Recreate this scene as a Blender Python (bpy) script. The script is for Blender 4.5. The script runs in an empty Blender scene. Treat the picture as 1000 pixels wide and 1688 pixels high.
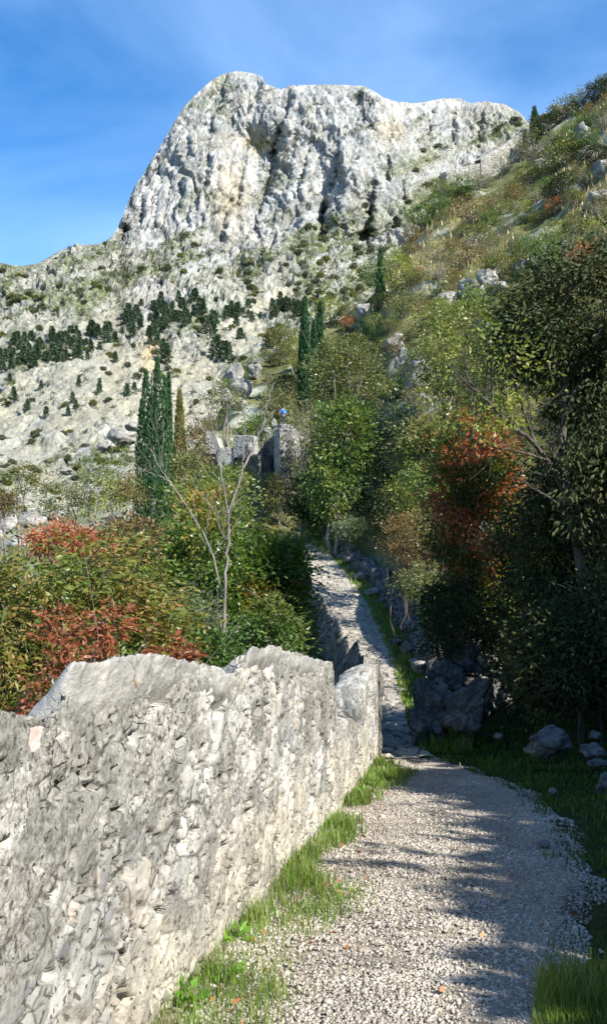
import bpy, bmesh, math, random
import numpy as np
from mathutils import Vector, Matrix

# ------------------------------------------------------------------ camera, world, sun
SC = bpy.context.scene
F = 1400.0                      # focal length in photograph pixels (1000 x 1688)
HZ = 880.0                      # row of the horizon
cd = bpy.data.cameras.new('camera'); cam = bpy.data.objects.new('camera', cd)
SC.collection.objects.link(cam); SC.camera = cam
cd.sensor_fit = 'VERTICAL'; cd.sensor_height = 36.0; cd.lens = 36.0 * F / 1688.0
cd.shift_y = (HZ - 844.0) / 1688.0
cd.clip_start = 0.05; cd.clip_end = 6000
cam.location = (0, 0, 0); cam.rotation_euler = (math.radians(90), 0, 0)

SUN = Vector((0.62, -0.47, 0.63)).normalized()
w = bpy.data.worlds.new("World"); SC.world = w; w.use_nodes = True
nt = w.node_tree; bg = nt.nodes['Background']
sky = nt.nodes.new('ShaderNodeTexSky'); sky.sky_type = 'NISHITA'; sky.sun_disc = False
sky.sun_elevation = math.asin(SUN.z); sky.sun_rotation = math.atan2(SUN.x, SUN.y)
sky.altitude = 300; sky.air_density = 1.0; sky.dust_density = 0.15; sky.ozone_density = 4.0
hs = nt.nodes.new('ShaderNodeHueSaturation'); hs.inputs['Saturation'].default_value = 1.3
tc = nt.nodes.new('ShaderNodeTexCoord'); mp = nt.nodes.new('ShaderNodeMapping')
mp.inputs['Scale'].default_value = (1.2, 1.2, 3.2); mp.inputs['Rotation'].default_value = (0, 0.5, 0.3)
nz = nt.nodes.new('ShaderNodeTexNoise'); nz.inputs['Scale'].default_value = 1.6; nz.inputs['Detail'].default_value = 7; nz.inputs['Distortion'].default_value = 0.5
cr = nt.nodes.new('ShaderNodeValToRGB'); cr.color_ramp.elements[0].position = 0.36; cr.color_ramp.elements[1].position = 0.78
cr.color_ramp.elements[1].color = (0.6, 0.6, 0.6, 1)
mx = nt.nodes.new('ShaderNodeMixRGB'); mx.inputs['Color2'].default_value = (3.4, 5.0, 7.8, 1)
nt.links.new(tc.outputs['Generated'], mp.inputs['Vector']); nt.links.new(mp.outputs[0], nz.inputs['Vector'])
nt.links.new(nz.outputs['Fac'], cr.inputs['Fac']); nt.links.new(cr.outputs['Color'], mx.inputs['Fac'])
nt.links.new(sky.outputs[0], hs.inputs['Color']); nt.links.new(hs.outputs[0], mx.inputs['Color1'])
nt.links.new(mx.outputs[0], bg.inputs['Color']); bg.inputs['Strength'].default_value = 0.10

sd = bpy.data.lights.new('sun', 'SUN'); so = bpy.data.objects.new('sun', sd); SC.collection.objects.link(so)
sd.energy = 5.0; sd.angle = math.radians(0.5); sd.color = (1.0, 0.94, 0.85)
so.rotation_euler = SUN.to_track_quat('Z', 'Y').to_euler(); so.location = (20, -20, 30)
SC.view_settings.view_transform = 'Standard'; SC.view_settings.look = 'None'
SC.view_settings.exposure = 1.2; SC.view_settings.gamma = 1.0; SC.view_settings.use_curve_mapping = False
try:
    SC.cycles.max_bounces = 6; SC.cycles.diffuse_bounces = 3; SC.cycles.transmission_bounces = 3
except Exception: pass

# ------------------------------------------------------------------ numpy noise
def _h(ix, iy, iz, s):
    a = (ix.astype(np.int64) * 374761393 + iy.astype(np.int64) * 668265263 + iz.astype(np.int64) * 2147483647 + s * 974711) & 0xFFFFFFFF
    a = ((a ^ (a >> 13)) * 1274126177) & 0xFFFFFFFF
    a = ((a ^ (a >> 16)) * 2246822519) & 0xFFFFFFFF
    a = a ^ (a >> 15)
    return (a & 0xFFFFFF) / float(0xFFFFFF)
def vnoise(x, y, z=0.0, s=0):
    x, y, z = np.broadcast_arrays(np.asarray(x, float), np.asarray(y, float), np.asarray(z, float))
    fx, fy, fz = np.floor(x), np.floor(y), np.floor(z)
    ux, uy, uz = x - fx, y - fy, z - fz
    ux, uy, uz = [u * u * u * (u * (u * 6 - 15) + 10) for u in (ux, uy, uz)]
    ix, iy, iz = fx.astype(np.int64), fy.astype(np.int64), fz.astype(np.int64)
    r = 0
    for dx in (0, 1):
        wx = ux if dx else 1 - ux
        for dy in (0, 1):
            wy = uy if dy else 1 - uy
            for dz in (0, 1):
                wz = uz if dz else 1 - uz
                r = r + wx * wy * wz * _h(ix + dx, iy + dy, iz + dz, s)
    return r * 2 - 1
def fbm(x, y, z=0.0, s=0, o=4, g=0.5):
    r = 0; a = 1.0; f = 1.0; t = 0
    for k in range(o):
        r = r + a * vnoise(x * f + 17.3 * k, y * f - 9.1 * k, np.asarray(z) * f + 4.7 * k, s + k); t += a; a *= g; f *= 2.03
    return r / t * 1.6
def ridged(x, y, z=0.0, s=0, o=4, g=0.5):
    r = 0; a = 1.0; f = 1.0; t = 0
    for k in range(o):
        n = 1 - np.abs(vnoise(x * f + 11.3 * k, y * f - 5.1 * k, np.asarray(z) * f + 3.7 * k, s + k)) * 2
        r = r + a * n; t += a; a *= g; f *= 2.07
    return r / t
def worley(x, y, z, s=0, jit=0.95):
    x, y, z = np.broadcast_arrays(np.asarray(x, float), np.asarray(y, float), np.asarray(z, float))
    ix, iy, iz = [np.floor(v).astype(np.int64) for v in (x, y, z)]
    f1 = np.full(x.shape, 9.0); f2 = np.full(x.shape, 9.0); cid = np.zeros(x.shape)
    for dx in (-1, 0, 1):
        for dy in (-1, 0, 1):
            for dz in (-1, 0, 1):
                cx, cy, cz = ix + dx, iy + dy, iz + dz
                px = cx + .5 + (_h(cx, cy, cz, s) - .5) * jit
                py = cy + .5 + (_h(cx, cy, cz, s + 1) - .5) * jit
                pz = cz + .5 + (_h(cx, cy, cz, s + 2) - .5) * jit
                d = np.sqrt((px - x) ** 2 + (py - y) ** 2 + (pz - z) ** 2)
                idv = _h(cx, cy, cz, s + 3)
                m = d < f1
                f2 = np.where(m, f1, np.minimum(f2, d)); cid = np.where(m, idv, cid); f1 = np.where(m, d, f1)
    return f1, f2, cid
def facet(x, y, z, s=0, tilt=1.6, jit=.95):
    """broken flat faces: every cell is a plane of its own height and tilt; also returns distance to the joint and the cell id"""
    x, y, z = np.broadcast_arrays(np.asarray(x, float), np.asarray(y, float), np.asarray(z, float))
    ix, iy, iz = [np.floor(v).astype(np.int64) for v in (x, y, z)]
    f1 = np.full(x.shape, 9.0); f2 = np.full(x.shape, 9.0); cid = np.zeros(x.shape); pl = np.zeros(x.shape)
    for dx in (-1, 0, 1):
        for dy in (-1, 0, 1):
            for dz in (-1, 0, 1):
                cx, cy, cz = ix + dx, iy + dy, iz + dz
                a = cx + .5 + (_h(cx, cy, cz, s) - .5) * jit - x; b = cy + .5 + (_h(cx, cy, cz, s + 1) - .5) * jit - y; c = cz + .5 + (_h(cx, cy, cz, s + 2) - .5) * jit - z
                d = np.sqrt(a * a + b * b + c * c); m = d < f1
                h1 = _h(cx, cy, cz, s + 3); h2 = _h(cx, cy, cz, s + 4) - .5; h3 = _h(cx, cy, cz, s + 5) - .5
                f2 = np.where(m, f1, np.minimum(f2, d)); cid = np.where(m, h1, cid); pl = np.where(m, (h1 - .5) + tilt * (a * h2 + c * h3), pl); f1 = np.where(m, d, f1)
    return pl, f2 - f1, cid
def sstep(a, b, x):
    t = np.clip((np.asarray(x, float) - a) / (b - a), 0, 1); return t * t * (3 - 2 * t)
def lerp(a, b, t): return a + (b - a) * t

# ------------------------------------------------------------------ objects and tags
COL = SC.collection
def tag(o, label=None, cat=None, group=None, kind=None):
    if label: o['label'] = label
    if cat: o['category'] = cat
    if group: o['group'] = group
    if kind: o['kind'] = kind
    return o
def empty(name, loc, rz=0.0):
    o = bpy.data.objects.new(name, None); COL.objects.link(o); o.location = loc; o.rotation_euler = (0, 0, rz)
    o.empty_display_size = 0.3
    return o
class MB:
    def __init__(s): s.v = []; s.f = []; s.n = 0; s.c = []
    def add(s, v, f):                      # v (n,3), f (m,k) with k = 3 or 4
        s.v.append(np.asarray(v, np.float32).reshape(-1, 3)); s.f.append(np.asarray(f, np.int64) + s.n); s.n += len(s.v[-1])
    def tube(s, P, R, k=5):
        P = np.asarray(P, float); R = np.broadcast_to(np.asarray(R, float), (len(P),))
        T = np.gradient(P, axis=0); T /= np.linalg.norm(T, axis=1)[:, None] + 1e-9
        ref = np.array([0.3, 0.9, 0.1]) if abs(T[0][2]) > .8 else np.array([0.05, 0.1, 1.0])
        A = np.cross(T, ref); A /= np.linalg.norm(A, axis=1)[:, None] + 1e-9
        B = np.cross(T, A)
        an = np.arange(k) * 2 * math.pi / k
        V = P[:, None, :] + R[:, None, None] * (np.cos(an)[None, :, None] * A[:, None, :] + np.sin(an)[None, :, None] * B[:, None, :])
        n = len(P); i = np.arange(n - 1)[:, None] * k; j = np.arange(k)[None, :]
        q = np.stack([i + j, i + (j + 1) % k, i + k + (j + 1) % k, i + k + j], -1).reshape(-1, 4)
        s.add(V.reshape(-1, 3), q)
    def build(s, name, mat, parent=None, smooth=False, loc=None, attr=None):
        me = bpy.data.meshes.new(name)
        V = np.concatenate(s.v) if s.v else np.zeros((0, 3), np.float32)
        me.vertices.add(len(V)); me.vertices.foreach_set('co', V.astype(np.float32).ravel())
        tot = np.concatenate([np.full(len(f), f.shape[1]) for f in s.f]); lp = np.concatenate([f.ravel() for f in s.f])
        st = np.concatenate([[0], np.cumsum(tot)[:-1]])
        me.loops.add(len(lp)); me.loops.foreach_set('vertex_index', lp.astype(np.int32))
        me.polygons.add(len(tot)); me.polygons.foreach_set('loop_start', st.astype(np.int32))
        try: me.polygons.foreach_set('loop_total', tot.astype(np.int32))
        except Exception: pass
        if smooth: me.polygons.foreach_set('use_smooth', np.ones(len(tot), bool))
        me.update(calc_edges=True)
        if attr is not None:
            a = me.color_attributes.new('mask', 'FLOAT_COLOR', 'POINT')
            a.data.foreach_set('color', np.asarray(attr, np.float32).ravel())
        me.validate()
        if mat: me.materials.append(mat)
        o = bpy.data.objects.new(name, me); COL.objects.link(o)
        if parent: o.parent = parent
        if loc is not None: o.location = loc
        return o
def grid_faces(nr, nc, wrap=False):
    i = np.arange(nr - 1)[:, None]; j = np.arange(nc - 1)[None, :]
    a = i * nc + j
    return np.stack([a, a + 1, a + nc + 1, a + nc], -1).reshape(-1, 4)
def copy_tree(o, loc, rz, sc, tilt=(0, 0)):
    c = o.copy(); COL.objects.link(c); c.location = loc; c.rotation_euler = (tilt[0], tilt[1], rz); c.scale = sc
    for ch in list(o.children):
        d = ch.copy(); COL.objects.link(d); d.parent = c
    return c

# ------------------------------------------------------------------ materials
def new_mat(name):
    m = bpy.data.materials.new(name); m.use_nodes = True
    t = m.node_tree; return m, t, t.nodes['Principled BSDF']
def ND(t, k, **kw):
    n = t.nodes.new(k)
    for a, b in kw.items():
        if a in n.inputs: n.inputs[a].default_value = b
        else: setattr(n, a, b)
    return n
def noise(t, vec, scale, detail=4, rough=.55, dist=0.0):
    n = ND(t, 'ShaderNodeTexNoise', Scale=scale, Detail=detail, Roughness=rough, Distortion=dist)
    if vec is not None: t.links.new(vec, n.inputs['Vector'])
    return n.outputs['Fac']
def ramp(t, fac, stops):
    n = t.nodes.new('ShaderNodeValToRGB'); e = n.color_ramp.elements
    while len(e) < len(stops): e.new(0.5)
    for k, (p, c) in enumerate(stops):
        e[k].position = p; e[k].color = (c[0], c[1], c[2], 1) if not np.isscalar(c) else (c, c, c, 1)
    t.links.new(fac, n.inputs['Fac']); return n.outputs['Color']
def mix(t, fac, a, b, mode='MIX'):
    n = t.nodes.new('ShaderNodeMixRGB'); n.blend_type = mode
    for s, v in (('Fac', fac), ('Color1', a), ('Color2', b)):
        if hasattr(v, 'links'): t.links.new(v, n.inputs[s])
        elif s == 'Fac': n.inputs[s].default_value = v
        else: n.inputs[s].default_value = (v[0], v[1], v[2], 1)
    return n.outputs['Color']
def math_(t, op, a, b=0.0):
    n = t.nodes.new('ShaderNodeMath'); n.operation = op
    for s, v in ((0, a), (1, b)):
        if hasattr(v, 'links'): t.links.new(v, n.inputs[s])
        else: n.inputs[s].default_value = v
    return n.outputs[0]
def objvec(t, scale=(1, 1, 1), rot=(0, 0, 0), src='Object'):
    c = t.nodes.new('ShaderNodeTexCoord'); m = t.nodes.new('ShaderNodeMapping')
    m.inputs['Scale'].default_value = scale; m.inputs['Rotation'].default_value = rot
    t.links.new(c.outputs[src], m.inputs['Vector']); return m.outputs[0]
def bump(t, p, h, strength, dist):
    n = ND(t, 'ShaderNodeBump', Strength=strength, Distance=dist); t.links.new(h, n.inputs['Height']); t.links.new(n.outputs[0], p.inputs['Normal'])

def cracked(t, scale, stretch, warp, rot=(0, 0, 0)):
    """angular cells: returns (cell random, joint mask 1 at a crack)"""
    v = objvec(t, stretch, rot); n = ND(t, 'ShaderNodeTexNoise', Scale=scale * 1.7, Detail=4, Roughness=.6); t.links.new(v, n.inputs['Vector'])
    a = t.nodes.new('ShaderNodeVectorMath'); a.operation = 'SCALE'; a.inputs['Scale'].default_value = warp / scale; t.links.new(n.outputs['Color'], a.inputs[0])
    b = t.nodes.new('ShaderNodeVectorMath'); b.operation = 'ADD'; t.links.new(v, b.inputs[0]); t.links.new(a.outputs[0], b.inputs[1])
    c1 = ND(t, 'ShaderNodeTexVoronoi', Scale=scale); c2 = ND(t, 'ShaderNodeTexVoronoi', Scale=scale); c2.feature = 'DISTANCE_TO_EDGE'
    for q_ in (c1, c2): t.links.new(b.outputs[0], q_.inputs['Vector'])
    s_ = t.nodes.new('ShaderNodeSeparateColor'); t.links.new(c1.outputs['Color'], s_.inputs[0])
    return s_.outputs[0], ramp(t, c2.outputs['Distance'], [(0.0, 1.0), (.07, 0.0)])
def leaf_mat(name, cols, cols2=None, patch=0.6, trans=0.35, cut=(.48, .56), gloss=.42, gscale=1.0):
    """leaf colours picked leaf by leaf; cols2 takes over in irregular patches of the crown"""
    m, t, p = new_mat(name)
    g = t.nodes.new('ShaderNodeNewGeometry')
    k = len(cols)
    c = ramp(t, g.outputs['Random Per Island'], [(i / max(1, k - 1), cols[i]) for i in range(k)])
    if cols2:
        k2 = len(cols2)
        c2 = ramp(t, g.outputs['Random Per Island'], [(i / max(1, k2 - 1), cols2[i]) for i in range(k2)])
        f = ramp(t, noise(t, objvec(t), patch, 3), [(cut[0], 0.0), (cut[1], 1.0)])
        c = mix(t, f, c, c2)
    v = ramp(t, noise(t, objvec(t), 1.3 * gscale, 3), [(.3, .72), (.7, 1.25)])
    c = mix(t, 1.0, c, v, 'MULTIPLY')
    t.links.new(c, p.inputs['Base Color']); p.inputs['Roughness'].default_value = gloss
    p.inputs['Specular IOR Level'].default_value = .35
    tr = t.nodes.new('ShaderNodeBsdfTranslucent'); t.links.new(mix(t, 1.0, c, (1.25, 1.25, .6), 'MULTIPLY'), tr.inputs['Color'])
    ms = t.nodes.new('ShaderNodeMixShader'); ms.inputs[0].default_value = trans
    t.links.new(p.outputs[0], ms.inputs[1]); t.links.new(tr.outputs[0], ms.inputs[2])
    t.links.new(ms.outputs[0], t.nodes['Material Output'].inputs['Surface'])
    return m
def bark_mat(name, a, b, sc=14):
    m, t, p = new_mat(name)
    f = noise(t, objvec(t, (1, 1, .25)), sc, 5)
    t.links.new(ramp(t, f, [(.35, a), (.65, b)]), p.inputs['Base Color']); p.inputs['Roughness'].default_value = .9
    bump(t, p, f, .5, .01); return m

# ------------------------------------------------------------------ path line (x right of camera, Y ahead, z up, eye at 0)
PY = np.array([-8, -3, 0, 2.5, 10.8, 13, 17, 22, 28, 34, 42, 48, 55, 60, 70])
PZ = np.array([-1.15, -1.35, -1.52, -1.6, -2.89, -3.2, -3.62, -3.74, -3.54, -3.06, -1.83, -.86, -.2, .6, 2.0])
LY = np.array([-8, -3, 1, 2.77, 4, 6, 8, 10.8, 12, 14, 17, 22, 28, 34, 42, 48, 55, 62])
LX = np.array([-2.4, -1.55, -.85, -.51, -.286, .086, .457, .95, 1.0, 1.03, 1.05, 1.0, .83, .42, .15, .02, -.8, -2.2])
RY = np.array([-8, -3, 0, 2.77, 4, 5, 6, 7, 8, 9, 10, 10.8, 12, 14, 17, 22, 28, 34, 42, 48, 55, 62])
RX = np.array([.4, .5, .6, .79, 1.21, 1.55, 1.78, 1.92, 2.0, 1.95, 1.8, 1.65, 1.72, 1.86, 2.14, 2.5, 2.74, 2.72, 1.98, 1.2, .3, -1.2])
zp = lambda y: np.interp(y, PY, PZ)
xl = lambda y: np.interp(y, LY, LX)
xr = lambda y: np.interp(y, RY, RX)

# ------------------------------------------------------------------ hillside height field
TAB = {
 -700: [(8, 1300), (15, 1180), (30, 1020), (60, 900), (80, 960), (260, 1100)],
 -200: [(8, 1400), (15, 1300), (30, 1080), (60, 905), (80, 960), (260, 1060)],
    0: [(8, 1500), (15, 1300), (30, 1050), (60, 868), (78, 950), (260, 1060)],
  100: [(8, 1500), (15, 1300), (30, 1040), (60, 835), (78, 920), (260, 1060)],
  200: [(8, 1500), (15, 1300), (30, 1030), (62, 800), (80, 900), (260, 1030)],
  340: [(8, 1480), (15, 1290), (30, 1040), (60, 830), (75, 730), (85, 705), (110, 800), (260, 980)],
  385: [(8, 1450), (15, 1280), (30, 1040), (60, 850), (80, 700), (100, 630), (130, 720), (260, 930)],
  430: [(8, 1450), (15, 1260), (30, 1045), (60, 830), (80, 700), (112, 590), (145, 680), (260, 900)],
  500: [(8, 1400), (15, 1240), (30, 1040), (48, 905), (60, 850), (80, 710), (100, 620), (122, 548), (160, 660), (260, 860)],
  560: [(8, 1360), (15, 1230), (30, 1030), (48, 870), (60, 800), (80, 680), (100, 590), (124, 525), (160, 640), (260, 820)],
  600: [(8, 1340), (15, 1210), (30, 1000), (48, 820), (60, 750), (80, 640), (100, 555), (124, 490), (165, 620), (260, 780)],
  640: [(8, 1320), (15, 1180), (20, 1075), (30, 940), (40, 850), (50, 740), (70, 610), (95, 500), (130, 422), (165, 560), (260, 720)],
  680: [(8, 1310), (12, 1230), (20, 1045), (30, 900), (50, 700), (75, 545), (100, 450), (140, 372), (175, 500), (280, 690)],
  720: [(8, 1300), (12, 1215), (20, 1020), (30, 870), (50, 680), (75, 530), (100, 440), (150, 325), (185, 430), (280, 640)],
  760: [(8, 1295), (12, 1205), (20, 1000), (30, 850), (50, 660), (75, 515), (100, 425), (160, 302), (200, 400), (290, 600)],
  800: [(8, 1290), (12, 1190), (20, 990), (30, 830), (50, 645), (75, 500), (110, 390), (170, 290), (210, 380), (300, 560)],
  870: [(8, 1280), (12, 1170), (20, 965), (30, 800), (50, 620), (75, 480), (110, 370), (190, 243), (230, 330), (300, 500)],
  905: [(8, 1275), (12, 1160), (20, 950), (30, 790), (50, 610), (75, 470), (110, 350), (198, 205), (235, 300), (300, 450)],
  960: [(8, 1265), (12, 1140), (20, 920), (30, 760), (50, 580), (75, 440), (110, 320), (160, 215), (205, 182), (240, 260), (300, 420)],
 1000: [(8, 1255), (12, 1120), (20, 900), (30, 740), (50, 560), (75, 415), (110, 290), (150, 190), (205, 150), (240, 220), (300, 400)],
 1200: [(8, 1190), (12, 1040), (20, 800), (30, 640), (50, 460), (75, 320), (110, 190), (150, 110), (220, 40), (300, 200)],
 1700: [(8, 1000), (12, 830), (20, 600), (30, 480), (50, 330), (75, 220), (110, 110), (150, 40), (220, -40), (300, 50)],
 2600: [(8, 800), (12, 640), (20, 450), (30, 350), (50, 220), (75, 120), (110, 40), (150, 0), (220, -80), (300, 0)],
}
TPX = np.array(sorted(TAB)); LNY = np.linspace(math.log(8), math.log(300), 90)
TT = np.array([np.interp(LNY, [math.log(a) for a, b in TAB[k]], [(HZ - b) / F for a, b in TAB[k]]) for k in TPX])
kx = np.array([1, 2, 3, 2, 1.]) / 9
TT = np.array([np.convolve(np.pad(r, 2, 'edge'), kx, 'valid') for r in TT])
def hill(x, y):
    y = np.asarray(y, float); x = np.asarray(x, float)
    yc = np.maximum(y, 8.0)
    px = np.clip(500 + F * x / yc, TPX[0], TPX[-1]); ly = np.clip(np.log(yc), LNY[0], LNY[-1])
    i = np.clip(np.searchsorted(TPX, px) - 1, 0, len(TPX) - 2); u = (px - TPX[i]) / (TPX[i + 1] - TPX[i])
    v = (ly - LNY[0]) / (LNY[1] - LNY[0]); j = np.clip(v.astype(int), 0, len(LNY) - 2); v = np.clip(v - j, 0, 1)
    s = (TT[i, j] * (1 - v) + TT[i, j + 1] * v) * (1 - u) + (TT[i + 1, j] * (1 - v) + TT[i + 1, j + 1] * v) * u
    return s * yc
def H(x, y, rough=True):
    x = np.asarray(x, float); y = np.asarray(y, float)
    far = hill(x, y)
    dr = x - xr(y); dl = xl(y) - .45 - x
    near = np.where(dr > 0, zp(y) + .03 * np.clip(dr, 0, 2) + .28 * np.maximum(dr - 2.2, 0), zp(y) - 1.9 * sstep(0, .8, dl) - .22 * np.maximum(dl, 0))
    z = lerp(near, far, sstep(8, 15, y) )
    k = np.where(dr > 0, sstep(.3, lerp(2.6, 5.5, sstep(26, 38, y)), dr), np.where(dl > 0, sstep(0, 1.2, dl), 0.0))
    k = np.where(y > 48, np.maximum(k, sstep(48, 60, y)), k)
    k = np.where(y < 8, np.maximum(k, 1 - sstep(7.5, 8, y) * 0 - 0) * (np.abs(k) > 0), k) if False else k
    z = np.where(y > 8, lerp(zp(y), z, k), z)
    if rough:
        r = np.sqrt(x * x + y * y)
        a = sstep(12, 60, r) * np.where(dr > 0, sstep(0, 5, dr), 1)
        z = z + a * (1.5 * fbm(x / 14, y / 14, 0, 3, 4) + .8 * ridged(x / 5, y / 5, 0, 7, 3)) * np.clip(r / 90, .25, 1.3)
        z = z + .05 * fbm(x / .9, y / .9, 0, 9, 3) * sstep(0, 1.0, np.maximum(dr, dl))
    return z
def hit(px, py, y0=9.0, y1=230.0):
    Y = np.exp(np.linspace(math.log(y0), math.log(y1), 260)); x = (px - 500) / F * Y
    s = H(x, Y) / Y - (HZ - py) / F
    k = np.where(s > 0)[0]
    if len(k) == 0: return None
    k = k[0]; return (float(x[k]), float(Y[k]), float(H(x[k], Y[k])))
def Z(px, py, Y): return Vector(((px - 500) / F * Y, Y, (HZ - py) / F * Y))

# ------------------------------------------------------------------ MOUNTAIN
SKY = [(-500, 480), (-300, 470), (-100, 450), (0, 433), (30, 438), (60, 436), (80, 425), (100, 412), (130, 405), (165, 402), (180, 394), (192, 380), (205, 350), (215, 322), (240, 280), (262, 245), (280, 215), (300, 180), (320, 158), (345, 135), (365, 122), (390, 118), (415, 120), (432, 127), (437, 138), (462, 147), (480, 141), (520, 140), (560, 139), (600, 142), (615, 150), (630, 160), (655, 168), (685, 170), (700, 168), (730, 162), (755, 162), (775, 170), (800, 167), (830, 172), (855, 185), (868, 200), (880, 218), (950, 270), (1100, 320), (1400, 350)]
SX = np.array([a for a, b in SKY]); SYv = np.array([b for a, b in SKY])
DP = np.array([118, 200, 300, 380, 400, 420, 480, 560, 640, 700, 760, 850, 930, 1040])
DD = np.array([690, 655, 612, 572, 560, 535, 455, 362, 290, 250, 214, 165, 120, 80])
CLX = np.array([-300, 0, 120, 190, 300, 400, 540, 620, 700, 760, 870, 1100]); CLY = np.array([470, 455, 420, 412, 402, 398, 386, 392, 330, 290, 270, 330])
NR, NC = 640, 760
cpx = np.linspace(-320, 1180, NC)
sk = np.interp(cpx, SX, SYv)
v = np.linspace(0, 1, NR) ** 0.9
PXg = np.tile(cpx, (NR, 1)); PYg = 1040 + (sk[None, :] - 1040) * v[:, None]
Dg = np.interp(PYg, DP[:], DD[:])
g = lambda cx, w_: np.exp(-((PXg - cx) / w_) ** 2)
gy = lambda cy, w_: np.exp(-((PYg - cy) / w_) ** 2)
Dg += 90 * sstep(640, 760, PXg) * sstep(420, 260, PYg)
Dg += 40 * sstep(620, 660, PXg) * sstep(330, 220, PYg)
Dg += 45 * sstep(330, 180, PXg) * sstep(430, 250, PYg)
wq = 16 * fbm(PXg / 60, PYg / 60, 0, 101, 3)
g = lambda cx, w_: np.exp(-((PXg + wq - cx) / w_) ** 2)
Dg -= 20 * g(572, 26) * sstep(225, 250, PYg) * sstep(430, 330, PYg)
Dg -= 9 * g(618, 14) * sstep(270, 300, PYg) * sstep(420, 350, PYg)
Dg += 16 * g(530, 12) * gy(360, 45) + 12 * g(607, 8) * gy(365, 50) + 20 * g(203, 12) * gy(388, 22)
Dg += 20 * g(440, 26) * gy(285, 60) - 9 * g(345, 45) * gy(270, 80) + 10 * g(420, 50) * gy(240, 26)
Dg -= 9 * g(480, 34) * gy(310, 70)
for (ax, y0_, y1_, w_, d_) in [(530, 325, 400, 9, 17), (607, 325, 398, 6, 13), (203, 366, 412, 9, 20), (447, 190, 335, 11, 14), (395, 245, 340, 7, 9), (305, 215, 350, 6, 8), (348, 195, 310, 5, 7), (262, 270, 380, 5, 7), (642, 200, 300, 8, 12), (706, 168, 235, 8, 16), (745, 175, 235, 5, 8), (790, 180, 250, 6, 8), (498, 240, 330, 6, 8), (560, 240, 300, 5, 7), (660, 280, 380, 6, 8), (590, 150, 215, 6, 7), (420, 125, 170, 7, 8), (470, 150, 230, 6, 7), (232, 310, 400, 5, 8), (370, 320, 400, 6, 7), (425, 330, 395, 5, 8)]:
    lx = ax + .16 * (y0_ + y1_ - 2 * PYg) / 2 + 5 * fbm(PYg / 28, ax, 0, 7, 3)
    q_ = np.clip(1 - np.abs(PXg - lx) / (w_ * (1 + .5 * fbm(PYg / 20, ax, 0, 17, 2))), 0, 1)
    Dg += d_ * .8 * q_ ** .8 * sstep(y0_, y0_ + 20, PYg) * sstep(y1_ + 6, y1_ - 12, PYg) - d_ * .35 * np.exp(-((PXg - lx - w_ * 1.6) / w_) ** 2) * sstep(y0_, y0_ + 20, PYg) * sstep(y1_ + 6, y1_ - 12, PYg)
D1 = Dg * (1 + (.05 - .032 * sstep(450, 390, PYg)) * fbm(PXg / 160, PYg / 90, 0, 5, 3))
edge = np.minimum(1, (PYg - sk[None, :]) / 40.0)
Dg = lerp(Dg, D1, np.clip(edge, 0, 1))
Xg = (PXg - 500) / F * Dg; Zg = (HZ - PYg) / F * Dg; Yg = Dg.copy()
cl = sstep(-26, 30, np.interp(PXg, CLX, CLY) - .22 * (PXg - 400) * sstep(250, 600, PXg) + 34 * fbm(PXg / 50, PYg / 40, 0, 8, 3) - PYg)
# second ridge to the left: slabs, not cliff
cl = cl * sstep(178, 208, PXg + 20 * fbm(PXg / 30, PYg / 30, 0, 4, 2))
# diagonal ledges of bare rock rising to the right through the scree
diag = PYg + .38 * (PXg - 300)
led = ridged(diag / 70, PXg / 500, 0, 12, 3)
slab = sstep(.35, .75, led + .35 * fbm(PXg / 45, PYg / 30, 0, 31, 4)) * (1 - cl)
scr = sstep(.1, .6, fbm(PXg / 140, PYg / 90, 0, 41, 3) + 1.0 * np.exp(-((PXg - 330) / 190) ** 2 - ((PYg - 620) / 75) ** 2) + .75 * np.exp(-((PXg - 100) / 150) ** 2 - ((PYg - 700) / 80) ** 2) + .2) * sstep(470, 540, PYg + .15 * (PXg - 200)) * (1 - cl)
slab = slab * (1 - .75 * scr)
# displacement along the rough surface normal
P = np.stack([Xg, Yg, Zg], -1)
N = np.cross(np.gradient(P, axis=1), np.gradient(P, axis=0)); N /= np.linalg.norm(N, axis=-1)[..., None] + 1e-9
N *= np.where(N[..., 1:2] > 0, -1, 1)
wx = Xg + 9 * fbm(Xg / 40, Yg / 40, Zg / 40, 61, 2); wz = Zg + 12 * fbm(Xg / 40, Yg / 40, Zg / 40, 62, 2)
lean = wx + .22 * wz
fl = ridged(lean / 21, Yg / 400, wz / 120, 20, 3, .5)
fl2 = ridged(lean / 7, Yg / 60, wz / 38, 27, 4, .6)
fl3 = ridged((Xg + .3 * Zg) / 4.2, Yg / 12, Zg / 11, 29, 3, .6)
stra = ridged((Zg - .35 * Xg) / 17 + .6 * fbm(Xg / 50, Zg / 50, 0, 88, 2), Xg / 160, 0, 30, 3)
blk = ridged(Xg / 22, Yg / 22, Zg / 18, 33, 5, .6)
a1, a2, cidm = worley(wx / 26, Yg / 40, wz / 42, 71)
fade = np.clip((PYg - sk[None, :]) / 14.0, .10, 1)
mod = sstep(-.6, .4, fbm(Xg / 60, Zg / 45, 0, 89, 3))
jx = 3.0 * fbm(Xg / 9, Yg / 12, Zg / 14, 90, 3)
F1_, e1_, i1_ = facet((lean + jx) / 34, Yg / 90, (wz + jx) / 130, 175, 1.3)
F2_, e2_, i2_ = facet((lean + jx) / 10, Yg / 60, (wz - jx) / 55, 185, 1.3)
F3_, e3_, i3_ = facet((Xg + .3 * Zg + jx * .6) / 4.2, Yg / 20, (Zg + jx) / 17, 195, 1.5)
F4_, e4_, i4_ = facet((Xg - .2 * Zg) / 2.3, Yg / 6, Zg / 4.5, 205, 2.0)
crk2 = sstep(.10, 0, e3_) * sstep(.45, .7, i3_)
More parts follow.
